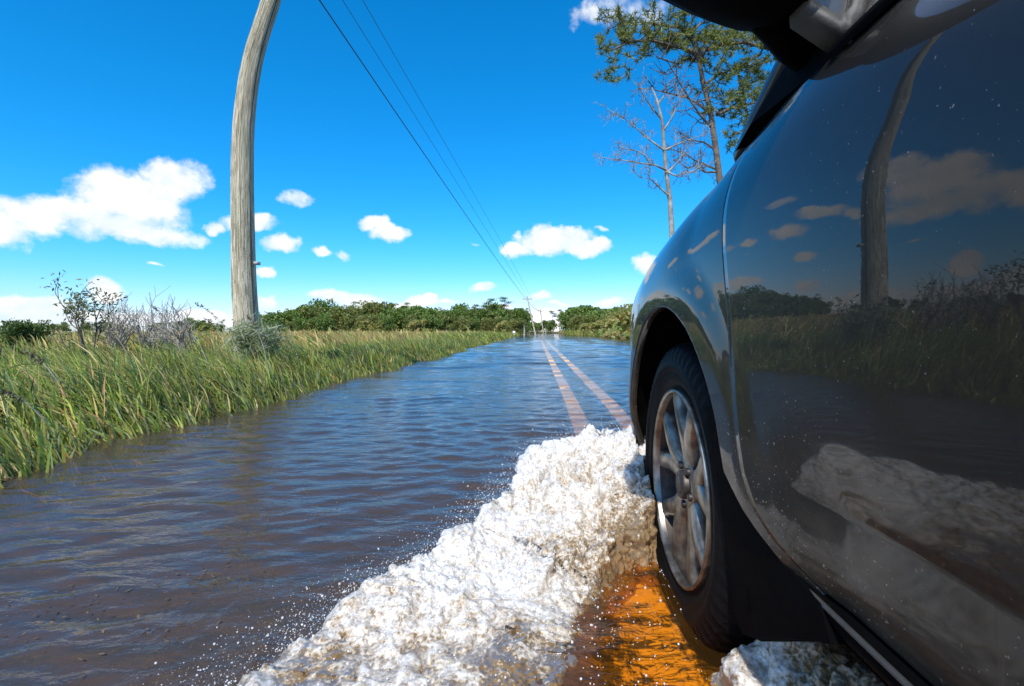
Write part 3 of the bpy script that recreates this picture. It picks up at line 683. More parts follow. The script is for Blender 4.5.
# door mirrors
def door_mirror(mir):
    f_ = (lambda p: (2 * XC - p[0], p[1], p[2])) if mir else (lambda p: p)
    root = empty('wing_mirror', (0, 0, 0)); root.parent = car
    # housing: superellipse rings from the rear face to the rounded front
    V = []; n = 40
    for yv, sc in ((.530, .90), (.523, .955), (.528, .99), (.545, 1.0), (.585, .98), (.625, .90), (.655, .74), (.672, .48), (.678, .1)):
        for k in range(n):
            a = 2 * math.pi * k / n; ca, sa = math.cos(a), math.sin(a)
            px = np.sign(ca) * abs(ca) ** .62; pz = np.sign(sa) * abs(sa) ** .70
            x = .165 + .165 * sc * px; zb_ = 1.012 + (.33 - x) * .60; zt_2 = 1.33 + .05 * (x - .165); z = (zb_ + zt_2) / 2 + (zt_2 - zb_) / 2 * sc * pz
            V.append(f_((x, yv, z)))
    cpart('housing', V, grid_faces(9, n, True), M['black_plastic'], root)
    V = []
    for sc in (.885, .0):
        for k in range(n):
            a = 2 * math.pi * k / n; ca, sa = math.cos(a), math.sin(a)
            px = np.sign(ca) * abs(ca) ** .62; pz = np.sign(sa) * abs(sa) ** .70
            x = .165 + .165 * sc * px; zb_ = 1.012 + (.33 - x) * .60; zt_2 = 1.33 + .05 * (x - .165); z = (zb_ + zt_2) / 2 + (zt_2 - zb_) / 2 * sc * pz
            V.append(f_((x, .534, z)))
    cpart('mirror_glass', V, grid_faces(2, n, True), M['mirror'], root)
    a = MB(); a.tube([f_(q) for q in [(.362, .66, 1.070), (.335, .64, 1.072), (.30, .615, 1.085), (.26, .60, 1.105)]], [.024, .026, .026, .024], 12); cmb(a, 'arm', M['black_plastic'], root)
    # angular foot of the mirror with a small inset pane
    # built from the pane outwards: frame ring, pane
    o_ = [(.290, 1.095), (.294, 1.053), (.337, 1.0235), (.3496, 1.028), (.365, 1.053), (.376, 1.095)]
    i_ = [(.303, 1.095), (.305, 1.063), (.331, 1.049), (.338, 1.050), (.347, 1.060), (.354, 1.095)]
    V = []; 
    for (x, z) in o_: V.append(f_((x, .575, z)))
    for (x, z) in o_: V.append(f_((x, .545, z)))
    for (x, z) in i_: V.append(f_((x, .543, z)))
    for (x, z) in i_: V.append(f_((x, .556, z)))
    cpart('foot', V, grid_faces(4, 6), M['grey_plastic'], root, smooth=False)
    V = [f_((x, .557, z)) for (x, z) in i_]; cpart('foot_pane', V, [tuple(range(6))], M['mirror_dim'], root, smooth=False)
M['paint_m'] = simple('mirror_paint', (.16, .145, .12), .35, .3, coat=1, var=.1)
mm, t = newmat('dim_reflector'); p = princ(t, col=(.05, .055, .06, 1), rough=.12, spec=.8); out(t, p.outputs[0]); M['mirror_dim'] = mm
door_mirror(0); door_mirror(1)

# ---------------------------------------------------------------- bow wave and foam
def foam_mat():
    m, t = newmat('churned_foam'); c = geopos(t)
    a = t.nodes.new('ShaderNodeAttribute'); a.attribute_name = 'foam'; fo = a.outputs['Fac']
    n1_ = noise(c, 34, 7, .68, .8, t=t); n2_ = noise(c, 120, 4, .65, t=t)
    vo = t.nodes.new('ShaderNodeTexVoronoi'); vo.feature = 'DISTANCE_TO_EDGE'; vo.inputs['Scale'].default_value = 95; t.links.new(c, vo.inputs['Vector'])
    lace = sstep(vo.outputs['Distance'], .16, .02, t=t)
    v = mth('ADD', fo, mth('MULTIPLY', mth('SUBTRACT', n1_, .5, t=t), 2.1, t=t), t=t)
    v = mth('ADD', v, mth('MULTIPLY', mth('SUBTRACT', n2_, .5, t=t), 1.3, t=t), t=t)
    v = mth('ADD', v, mth('MULTIPLY', lace, .16, t=t), t=t)
    cov = sstep(v, .30, .62, t=t)
    hgt = mth('ADD', mth('MULTIPLY', n1_, .006, t=t), mth('MULTIPLY', n2_, .0015, t=t), t=t)
    bn = bump(t, hgt, .8, 1.0)
    n3_ = noise(c, 210, 3, .6, t=t); n4_ = noise(c, 60, 5, .7, .5, t=t)
    tint = mixc(sstep(v, .42, 1.15, t=t), (.58, .46, .31, 1), (.93, .90, .86, 1), t)
    gr_ = mth('MULTIPLY', sstep(mth('ADD', mth('MULTIPLY', n3_, .5, t=t), mth('MULTIPLY', n4_, .5, t=t), t=t), .53, .41, t=t), .75, t=t)
    tint = mixc(gr_, tint, (.40, .37, .34, 1), t)
    df = princ(t, col=tint, rough=.45, spec=.3, normal=bump(t, hgt, .45, 1.0), sss=1.0); df.inputs['Subsurface Radius'].default_value = (1.0, .92, .80); df.inputs['Subsurface Scale'].default_value = .020
    tl = t.nodes.new('ShaderNodeBsdfTranslucent'); t.links.new(tint, tl.inputs[0]); t.links.new(bn, tl.inputs['Normal'])
    s1 = t.nodes.new('ShaderNodeMixShader'); s1.inputs[0].default_value = .12; t.links.new(df.outputs[0], s1.inputs[1]); t.links.new(tl.outputs[0], s1.inputs[2])
    fr = t.nodes.new('ShaderNodeFresnel'); fr.inputs[0].default_value = 1.333; t.links.new(bn, fr.inputs['Normal'])
    g = t.nodes.new('ShaderNodeBsdfGlossy'); g.inputs['Roughness'].default_value = .28; t.links.new(bn, g.inputs['Normal'])
    tr = t.nodes.new('ShaderNodeBsdfTransparent'); tr.inputs[0].default_value = (.93, .66, .30, 1)
    db = t.nodes.new('ShaderNodeBsdfDiffuse'); db.inputs[0].default_value = (.34, .22, .10, 1); t.links.new(bn, db.inputs['Normal'])
    s2 = t.nodes.new('ShaderNodeMixShader'); s2.inputs[0].default_value = .55; t.links.new(tr.outputs[0], s2.inputs[1]); t.links.new(db.outputs[0], s2.inputs[2])
    s3 = t.nodes.new('ShaderNodeMixShader'); t.links.new(cov, s3.inputs[0]); t.links.new(s2.outputs[0], s3.inputs[1]); t.links.new(s1.outputs[0], s3.inputs[2])
    s4 = t.nodes.new('ShaderNodeMixShader'); t.links.new(mth('MULTIPLY', fr.outputs[0], mth('SUBTRACT', .70, mth('MULTIPLY', cov, .50, t=t), t=t), t=t), s4.inputs[0]); t.links.new(s3.outputs[0], s4.inputs[1]); t.links.new(g.outputs[0], s4.inputs[2])
    out(t, s4.outputs[0]); return m
M['foam'] = foam_mat()
def drop_mat():
    m, t = newmat('water_drops')
    p = princ(t, col=(.9, .92, .95, 1), rough=.06, spec=.6); tr = t.nodes.new('ShaderNodeBsdfTransparent'); tr.inputs[0].default_value = (.97, .93, .85, 1)
    mx = t.nodes.new('ShaderNodeMixShader'); mx.inputs[0].default_value = .45; t.links.new(p.outputs[0], mx.inputs[1]); t.links.new(tr.outputs[0], mx.inputs[2]); out(t, mx.outputs[0]); return m
M['drop'] = drop_mat()
def froth(V, amp, seed=0.0):
    """displace a surface grid (nr, nc, 3) into churned water"""
    X, Y, Z = V[..., 0], V[..., 1], V[..., 2]
    du = np.gradient(V, axis=0); dv = np.gradient(V, axis=1); nn = np.cross(du, dv); nn /= np.linalg.norm(nn, axis=-1, keepdims=True) + 1e-9
    nn = np.where(nn[..., 2:] < 0, -nn, nn)
    wx = fbm(X * 6, Y * 6, Z * 6 + seed, 3); wy = fbm(X * 6 + 9, Y * 6, Z * 6 + seed, 3)
    a = fbm(X * 8 + wx * .8, Y * 8 + wy * .8, Z * 8 + seed, 3, mode=1) * 1.1
    b = fbm(X * 26 + wx, Y * 26 + wy, Z * 26 + seed, 3, mode=1) * .36 * np.clip(.6 + 1.2 * fbm(X * 5, Y * 5, Z * 5 + 77, 2), .2, 1.3)
    c = fbm(X * 75, Y * 75, Z * 75 + seed, 3, .6, mode=2) * .20 * np.clip(.55 + 1.2 * fbm(X * 5, Y * 5, Z * 5 + 77, 2), .1, 1.3)
    h = a + b + c
    V = V + nn * (h * amp)[..., None]
    V[..., 0] += wx * amp * .8 + .3 * amp * fbm(X * 30, Y * 30, Z * 30 + 5, 3); V[..., 1] += wy * amp * .8 + .3 * amp * fbm(X * 30 + 7, Y * 30, Z * 30 + 5, 3)
    return V, h
na, nb = 1100, 560
Oc = resample(OUT, na); Ic = resample(INN, na)
sO = np.linspace(0, 9, na)
lob = (.030 * fbm(sO * 1.3, 0 * sO, 0 * sO, 2) + .020 * fbm(sO * 5, 0 * sO + 3, 0 * sO, 3)) * smooth01((np.linspace(0, 1, na) - .22) / .2)
tn = np.gradient(Oc[:, :2], axis=0); tn /= np.linalg.norm(tn, axis=1)[:, None]
Oc[:, 0] += tn[:, 1] * lob; Oc[:, 1] -= tn[:, 0] * lob; Oc[:, 2] += .35 * lob * (Oc[:, 2] > .12)
lob2 = (.045 * fbm(sO * 2.1, 0 * sO + 8, 0 * sO, 3) + .02 * fbm(sO * 9, 0 * sO + 5, 0 * sO, 2)) * smooth01((np.linspace(0, 1, na) - .40) / .15)
Ic[:, 0] += lob2; Ic[:, 1] += .4 * lob2; Ic[:, 2] = np.where(Ic[:, 2] < .125, .092 + (Ic[:, 2] - .1) * .6, Ic[:, 2])
bq = np.linspace(-.22, 1.15, nb)
B = bq[None, :, None]
XYd = Ic[:, None, :2] - Oc[:, None, :2]; wid = np.linalg.norm(XYd, axis=-1, keepdims=True)
xy = Oc[:, None, :2] + XYd * np.where(B < 0, B * .35 / np.maximum(wid, .15), B)
bb = np.clip(B[..., 0], 0, 1)
zc_ = Oc[:, None, 2]; zi = Ic[:, None, 2]
z = zi + (zc_ - zi) * (1 - bb) ** 1.15 + .0 * bb
z = z + .02 * np.sin(bb * math.pi) * smooth01((zc_ - .12) / .06)
z = np.where(B[..., 0] < 0, zc_ - (zc_ - .06) * smooth01(-B[..., 0] / .22) ** .8, z)
z = np.where(B[..., 0] > 1, zi - (zi - .075) * smooth01((B[..., 0] - 1) / .15), z)
V = np.concatenate([xy, z[..., None]], -1)
big = fbm(V[..., 0] * 4, V[..., 1] * 4, V[..., 2] * 0, 2)
V[..., 2] += .018 * big * smooth01((z - .08) / .05)
ampf = (.010 + .022 * smooth01((zc_ - .10) / .20)) * (1 - .35 * smooth01((bb - .6) / .4))
V, hf = froth(V, ampf)
keep = V[..., 0] < .322 + 10 * (np.abs(V[..., 1] - 1.17) > .36)
V[..., 0] = np.where(V[..., 0] > .30, np.where(V[..., 1] < 1.50, np.minimum(V[..., 0], .322), V[..., 0]), V[..., 0])
n1f = fbm(V[..., 0] * 5, V[..., 1] * 5, V[..., 2] * 5, 4)
aq = np.linspace(0, 1, na)[:, None]
foam = .90 - .36 * smooth01((bb - .45) / .55) * smooth01((aq - .2) / .1 + .35) - .5 * smooth01((B[..., 0] - 1) / .1)
foam -= .60 * smooth01((aq - .50) / .15) * np.exp(-((bb - .18) / .16) ** 2) * smooth01(n1f * 1.8 + .4)
foam += .35 * n1f + .25 * hf * .5 + .5 * smooth01((aq - .45) / .1) * smooth01((bb - .35) / .3) * fbm(V[..., 0] * 9, V[..., 1] * 9, V[..., 2] * 9 + 3, 3)
foam -= .40 * smooth01((.10 - B[..., 0]) / .25) * smooth01((aq - .25) / .3)
foam -= .20 * smooth01((aq - .45) / .2) 
foam -= .35 * smooth01((V[..., 0] - .24) / .08) * (zc_ > .2) * smooth01((bb - .2) / .5)
tag(link_mesh('bow_wave_foam', V, grid_faces(na, nb), M['foam'], attrs={'foam': foam.ravel()}),
    'white churned bow wave of foam thrown off the front tyre', 'foam', kind='stuff')
FV, FF = V.reshape(-1, 3), foam.ravel()
# churned grey foam trailing under the sill behind the tyre
n2a, n2b = 520, 520
xg = np.linspace(.29, .95, n2a); yg = np.linspace(.12, 1.40, n2b); X2, Y2 = np.meshgrid(xg, yg, indexing='ij')
hh = .105 + .105 * (.25 * smooth01((X2 - .29) / .04) + .75 * smooth01((X2 - .35) / .12)) * smooth01((1.38 - Y2) / .15) + .03 * fbm(X2 * 5, Y2 * 5, X2 * 0 + 4, 2)
hh = np.where((X2 < .60) & (Y2 > .86), hh - .125 * smooth01((Y2 - .86) / .08) * smooth01((.62 - X2) / .06), hh); hh += .018 * np.exp(-((X2 - .345) / .03) ** 2 - ((Y2 - .86) / .06) ** 2)
edge = np.minimum(smooth01((X2 - .28 - .03 * fbm(Y2 * 9, Y2 * 0, X2 * 0, 3)) / .05), smooth01((1.40 - Y2) / .06)) * smooth01((Y2 - .12) / .1)
hh = .06 + (hh - .06) * edge
V2, h2 = froth(np.stack([X2, Y2, hh], -1), .013, 31.0)
f2 = .36 + .5 * fbm(X2 * 7, Y2 * 7, X2 * 0 + 2, 3) + .3 * h2 - .6 * (1 - edge)
g2 = grid_faces(n2a, n2b); g2 = g2[(V2.reshape(-1, 3)[g2][..., 2] > .078).any(1)]
tag(link_mesh('wake_foam', V2, g2, M['foam'], attrs={'foam': f2.ravel()}),
    'grey churned wake foam in the shade under the mud flap and sill', 'foam', kind='stuff')

def instances(name, pts, rad, mat, label, cat, sub=1):
    me = bpy.data.meshes.new(name); me.vertices.add(len(pts)); me.vertices.foreach_set('co', np.asarray(pts, np.float32).ravel())
    a = me.attributes.new('rad', 'FLOAT', 'POINT'); a.data.foreach_set('value', np.asarray(rad, np.float32))
    o = bpy.data.objects.new(name, me); COL.objects.link(o); me.materials.append(mat)
    g = bpy.data.node_groups.new(name + '_nodes', 'GeometryNodeTree')
    g.interface.new_socket('Geometry', in_out='INPUT', socket_type='NodeSocketGeometry'); g.interface.new_socket('Geometry', in_out='OUTPUT', socket_type='NodeSocketGeometry')
    gi = g.nodes.new('NodeGroupInput'); go = g.nodes.new('NodeGroupOutput')
    ic = g.nodes.new('GeometryNodeMeshIcoSphere'); ic.inputs['Radius'].default_value = 1; ic.inputs['Subdivisions'].default_value = sub
    ss = g.nodes.new('GeometryNodeSetShadeSmooth'); sm = g.nodes.new('GeometryNodeSetMaterial'); sm.inputs['Material'].default_value = mat
    ip = g.nodes.new('GeometryNodeInstanceOnPoints'); na_ = g.nodes.new('GeometryNodeInputNamedAttribute'); na_.data_type = 'FLOAT'; na_.inputs['Name'].default_value = 'rad'
    g.links.new(ic.outputs[0], ss.inputs[0]); g.links.new(ss.outputs[0], sm.inputs[0]); g.links.new(sm.outputs[0], ip.inputs['Instance'])
    g.links.new(gi.outputs[0], ip.inputs['Points']); g.links.new(na_.outputs[0], ip.inputs['Scale']); g.links.new(ip.outputs[0], go.inputs[0])
    md = o.modifiers.new('drops', 'NODES'); md.node_group = g
    return tag(o, label, cat, kind='stuff')
# droplets and bubbles on and above the foam
r = np.random.default_rng(5)
wgt = np.clip(FF, 0, 1.2); wgt /= wgt.sum(); idx = r.choice(len(FV), 14000, p=wgt)
p = FV[idx] + r.normal(size=(14000, 3)) * .004; p[:, 2] += r.exponential(.005, 14000)
rad = .0004 + r.exponential(.0005, 14000); rad = np.clip(rad, 0, .0035)
k = (p[:, 0] < .31) | (p[:, 1] > 1.55)
p = p[k]; rad = rad[k]
# spray flung ahead of the crest
m_ = 6500; ia = r.integers(int(na * .12), int(na * .85), m_); base = Oc[ia]
q = base + np.stack([-np.abs(r.normal(0, .085, m_)), np.abs(r.normal(0, .05, m_)), -.02 + r.exponential(.02, m_)], -1)
q[:, 2] = np.maximum(q[:, 2] - .5 * (base[:, 0] - q[:, 0]), WL + .002)
qr = np.clip(.0003 + r.exponential(.00045, m_), 0, .003)
instances('spray_drops', np.concatenate([p, q]), np.concatenate([rad, qr]), M['drop'], 'fine water drops and bubbles flying over the white bow wave', 'spray')
# bubbles adrift on the brown water inside the wave
m_ = 300; yb = r.uniform(.75, 1.35, m_); xi_ = np.interp(yb, inner[:, 1], inner[:, 0]); xb = xi_ + np.abs(r.normal(0, .13, m_)); xb = np.minimum(xb, .32)
tr_ = smooth01((xb - .05) / .2) * smooth01((1.45 - yb) / .3)
instances('floating_bubbles', np.stack([xb, yb, WL - .012 * tr_ + .003 + 0 * xb], -1), np.clip(.0007 + r.exponential(.0007, m_), 0, .003), M['drop'], 'small bubbles floating on the orange brown water beside the tyre', 'bubbles')
# leaf litter adrift at lower left
mb = MB()
for i in range(130):
    cxy = random.choice([(at_z(80, 600, WL)), at_z(205, 585, WL), at_z(60, 630, WL), at_z(290, 520, WL), at_z(140, 640, WL)])
    x = cxy.x + random.gauss(0, .06); yv = cxy.y + random.gauss(0, .05); a = random.random() * 6.28; s = random.uniform(.003, .009)
    z = WL + .004 + random.uniform(0, .004)
    u = Vector((math.cos(a), math.sin(a), random.uniform(-.3, .3))) * s; w = Vector((-math.sin(a), math.cos(a), random.uniform(-.4, .4))) * s * random.uniform(.2, .5)
    c = Vector((x, yv, z)); mb.add([c - u, c - w * .9, c + u, c + w], [(0, 1, 2, 3)])
M['litter'] = simple('leaf_litter', (.11, .07, .03), .7, var=.6, scale=40)
tag(mb.build('leaf_litter', M['litter']), 'brown leaf litter drifting on the flood water', 'debris', kind='stuff')

# ---------------------------------------------------------------- marsh grass
def blades(n, X, Y, Zb, hgt, wid, lean, cols, rng_, seg=4, head=None):
    az_ = rng_.uniform(0, 2 * math.pi, n)
    face = np.stack([np.cos(az_), np.sin(az_), 0 * az_], -1)
    ldir = np.stack([-1.0 + rng_.normal(0, .55, n), -.15 + rng_.normal(0, .55, n)], -1)
    t = np.linspace(0, 1, seg)[None, :]
    P0 = np.stack([X, Y, Zb], -1)[:, None, :]
    bend = (lean * rng_.uniform(.3, 1.6, n))[:, None] * (t ** 1.7)
    droop = (rng_.uniform(0, 1, n) ** 3)[:, None] * (t ** 4) * .35
    cx = ldir[:, 0:1] * bend * hgt[:, None]; cy = ldir[:, 1:2] * bend * hgt[:, None]; cz = hgt[:, None] * (t * (1 - .25 * bend) - droop)
    C = P0 + np.stack([cx, cy, cz], -1)
    w = (wid[:, None] * np.array([.7, 1.0, .8, .55, .12])[:seg][None] if seg == 5 else wid[:, None] * np.interp(t, [0, .3, .7, 1], [.7, 1, .75, .1])) * .5
    Lf = C - face[:, None] * w[..., None]; Rt = C + face[:, None] * w[..., None]
    Vv = np.stack([Lf, Rt], 2).reshape(-1, 3)
    base = np.arange(n)[:, None, None] * seg * 2; j = np.arange(seg - 1)[None, :, None] * 2
    Fq = (base + j + np.array([0, 1, 3, 2])[None, None]).reshape(-1, 4)
    shade = 1.0
    Cc = np.repeat(cols[:, None], seg * 2, 1).reshape(-1, 3)
    return Vv, Fq, Cc
PAL = np.array([(.15, .22, .035), (.20, .27, .045), (.27, .31, .06), (.34, .34, .09), (.50, .40, .17), (.08, .13, .05), (.38, .21, .08), (.19, .25, .12)])
def pick(n, w, r): 
    w = np.array(w, float); c = PAL[r.choice(len(PAL), n, p=w / w.sum())]; return c * r.uniform(.5, 1.45, (n, 1)) * r.uniform(.92, 1.08, (n, 3))
allV, allF, allC = [], [], []; off = 0
def addb(*a, **k):
    global off
    v, f_, c = blades(*a, **k); allV.append(v); allF.append(f_ + off); allC.append(c); off += len(v)
r = np.random.default_rng(21)
def band(n, y0, y1, d0, d1, h0, h1, w0, w1, pal, lean=.5, geo=False, side=-1, p=1.0, seg=4):
    Y = (y0 * (y1 / y0) ** r.random(n)) if geo else r.uniform(y0, y1, n)
    d = d0 + (d1 - d0) * r.random(n) ** p
    X = (left_edge(Y) - d) if side < 0 else (right_edge(Y) + d)
    Zb = ground_z(X, Y)
    clump = np.clip(.5 + .9 * fbm(X * 1.3, Y * 1.3, X * 0, 3), 0, 1)
    keep_ = r.random(n) < .35 + .65 * clump
    X, Y, Zb, d, clump = X[keep_], Y[keep_], Zb[keep_], d[keep_], clump[keep_]; n = len(X)
    hgt = r.uniform(h0, h1, n) * (.62 + .62 * clump) * (1 + .35 * (r.random(n) < .06)) * (.50 + .50 * smooth01((d + .25) / .7))
    pc = pick(n, pal, r)
    tone = np.clip(.5 + .8 * fbm(X * .9 + 40, Y * .9, X * 0 + 3, 3), 0, 1)[:, None]
    pc = pc * (.8 + .45 * tone) * np.array([1.0, 1, 1]) + tone * np.array([.03, .018, 0])
    addb(n, X, Y, Zb, hgt, r.uniform(w0, w1, n), lean, pc, r, seg=seg)
G1 = (5, 5.5, 4, 3, 3.2, 4.5, 1.6, 4)
band(34000, -5, 7, -.12, 1.5, .22, .41, .006, .016, G1, .55)
band(16000, -6, 12, 1.3, 7, .20, .40, .010, .018, (4, 5, 4, 4, 4, 2, 2, 2), .5)
band(30000, 6, 26, -.15, 1.9, .19, .36, .012, .024, G1, .5, True)
band(14000, 9, 60, 1.6, 14, .30, .52, .02, .05, (1, 2, 2, 4, 12, 1, 7, 0), .45, True)
band(22000, 24, 150, -.2, 3.0, .28, .55, .035, .09, (5, 5, 4, 4, 3, 3, 1, 2), .4, True)
band(14000, 40, 160, 3, 60, .35, .75, .08, .22, (1, 1, 1, 4, 12, 0, 6, 0), .3, True)
band(9000, -6, 24, -.26, .12, .06, .22, .006, .014, (1, 1, 3, 5, 8, 0, 4, 0), .9)
# right bank
band(9000, 24, 130, -.2, 3, .6, 1.3, .04, .10, (5, 6, 5, 5, 3, 2, 1, 1), .35, True, side=1)
band(8000, 50, 200, 2.5, 30, .6, 1.2, .10, .25, (1, 1, 2, 5, 9, 1, 4, 0), .25, True, side=1)
band(4000, -8, 24, -.2, 3, .5, 1.2, .02, .05, (5, 6, 5, 5, 3, 2, 1, 1), .35, side=1)
tag(link_mesh('marsh_grass', np.concatenate(allV), np.concatenate(allF), M['grass'], attrs={'col': np.concatenate(allC)}, smooth=False),
    'tall green and straw coloured marsh grass leaning along the flooded road', 'grass', kind='stuff')

# ---------------------------------------------------------------- utility poles and wires
def curved_pole(name, pts, radii, n=28, label=None, group=None, arm=None):
    P_ = [Vector(p) for p in pts]; base = P_[0].copy(); root = empty(name, base)
    # resample as a Catmull-Rom spline
    Q, R = [], []
    for i in range(len(P_) - 1):
        p0, p1, p2, p3 = P_[max(i - 1, 0)], P_[i], P_[i + 1], P_[min(i + 2, len(P_) - 1)]
        for k in range(8):
            u = k / 8; Q.append(.5 * ((2 * p1) + (-p0 + p2) * u + (2 * p0 - 5 * p1 + 4 * p2 - p3) * u * u + (-p0 + 3 * p1 - 3 * p2 + p3) * u ** 3)); R.append(radii[i] + (radii[i + 1] - radii[i]) * u)
    Q.append(P_[-1]); R.append(radii[-1])
    V, gv = [], []; s = 0
    for i, p in enumerate(Q):
        if i: s += (Q[i] - Q[i - 1]).length
        for k in range(n):
            a = 2 * math.pi * k / n; rr = R[i] * (1 + .035 * float(pn(math.cos(a) * 2.5, math.sin(a) * 2.5, s * .9)) + .02 * math.sin(a * 5 + s))
            V.append((p.x - base.x + rr * math.cos(a), p.y - base.y + rr * math.sin(a), p.z - base.z)); gv.append((math.cos(a) * .9 + 3, s, math.sin(a) * .9))
    fc = grid_faces(len(Q), n, True).tolist() + [[(len(Q) - 1) * n + k for k in range(n)]]
    gvv = np.array(gv); gvv = np.stack([gvv[:, 0] + gvv[:, 2] * .7, gvv[:, 1], gvv[:, 2]], -1)
    link_mesh('shaft', V, fc, M['wood'], root, True, {'gv': gvv})
    tag(root, label, 'utility pole', group)
    return root, Q, R, base
pp = [(247.5, 352, 26), (247, 330, 25), (244.5, 290, 24), (243.3, 250, 23), (242.5, 180, 22), (243.5, 130, 21), (247.5, 90, 20), (254, 55, 19.5), (262, 28, 19), (271, 0, 18.5)]
PY = 6.2; pts = [at_y(246, 385, PY)] + [at_y(a, b, PY) for a, b, c in pp]; rad = [.155] + [c / F * PY / 2 * .92 for a, b, c in pp]
for k, (x, z) in enumerate([(-3.19, 5.4), (-3.09, 6.0), (-3.03, 6.6), (-3.0, 7.2), (-3.0, 7.7)]): pts.append(Vector((x, PY, z))); rad.append(.10 - .003 * k)
pole1, Qp, Rp, b1 = curved_pole('utility_pole', pts, rad, label='tall weathered wooden utility pole with a bowed trunk in the marsh grass')
w = MB(); w.tube([q - b1 + Vector((Rp[i] * .88 + .004, -Rp[i] * .35, 0)) for i, q in enumerate(Qp)][2:], .007, 6); w.build('ground_wire', M['cable'], pole1)
w = MB()
c0 = at_y(258.5, 263, PY) - b1; w.box(c0.x - .035, c0.x + .02, -.05, .01, c0.z - .025, c0.z + .012); w.build('bracket', M['ceramic'], pole1)
def crossarm(root, c, half, s=1.0, n=(-1, -.72, .45, .95)):
    a = MB(); a.box(c[0] - half, c[0] + half, c[1] - .06 * s, c[1] + .06 * s, c[2] - .07 * s, c[2] + .07 * s)
    o = a.build('crossarm', M['twig'], root, False)
    for k in n:
        i_ = MB(); i_.tube([(c[0] + half * k, c[1], c[2] + .06 * s), (c[0] + half * k, c[1], c[2] + .12 * s), (c[0] + half * k, c[1], c[2] + .14 * s), (c[0] + half * k, c[1], c[2] + .20 * s)], [.02 * s, .02 * s, .045 * s, .03 * s], 8); i_.build('insulator', M['ceramic'], root)
crossarm(pole1, (-3.0 - b1.x, .13, 7.35 - b1.z), 1.55, n=(-1, -.72, -.47, .95))
# far poles along the road
far = [((535.5, 331), (527.5, 299), 104, 'leaning far utility pole rising where the road vanishes'),
       ((543.5, 331), (540.5, 311), 168, 'short far utility pole right of the leaning one')]
fp = []
for (b, t_, Yp, lb) in far:
    B_ = at_y(*b, Yp); T_ = at_y(*t_, Yp); B_.z = .1
    pts = [B_.lerp(T_, k / 4) for k in range(5)]; pts.append(B_.lerp(T_, 1.08))
    ro, Q, R, bb_ = curved_pole('utility_pole', pts, [.17, .16, .15, .14, .13, .12], 10, lb, 'far utility poles')
    fp.append((ro, T_, bb_)); crossarm(ro, (T_ - bb_) + Vector((0, .2, 0)), 1.0, 1.3, n=(-.9, .9))
for (x, y, h, Yp, lb) in [(524.2, 331.5, 12, 90, 'pale dead snag at the left road edge below the treeline'), (545.5, 331.5, 9, 150, 'pale slim post beside the far road bend')]:
    c = at_y(x, y, Yp); root = tag(empty('marsh_post', (c.x, Yp, .1)), lb, 'post')
    w = MB(); w.tube([(0, 0, 0), (.05, 0, h / F * Yp * .5), (-.05, 0, h / F * Yp)], [.16, .14, .10], 7); w.build('stake', M['deadbark'], root)
def wire(a, b, sag, rad_, lb):
    a = Vector(a); b = Vector(b); P_ = []
    for i in range(61):
        u = (i / 60) ** 1.6; p = a.lerp(b, u); p.z -= 4 * sag * u * (1 - u); P_.append(p - a)
    R_ = [rad_ + (i / 60) ** 1.6 * rad_ * 1.3 for i in range(61)]
    m_ = MB(); m_.tube(P_, R_, 6); o = m_.build('overhead_wire', M['cable']); o.location = a
    return tag(o, lb, 'wire', 'overhead wires')
T2 = fp[0][1]; ax = (-4.55, -4.12, -3.73)
T2a = T2 + Vector((-.4, 0, .15))
wire((ax[0], PY + .13, 7.55), T2a, .30, .013, 'thickest overhead wire running from the top edge down to the far pole')
wire((ax[1], PY + .13, 7.55), T2 + Vector((.1, 0, .3)), -.1, .006, 'middle thin overhead wire just right of the thick one')
wire((ax[2], PY + .13, 7.55), T2 + Vector((.7, 0, .3)), -.3, .006, 'rightmost thin overhead wire in the sky')
T3 = fp[1][1]
wire(T2a, T3, .6, .03, 'far overhead wire between the two distant poles')

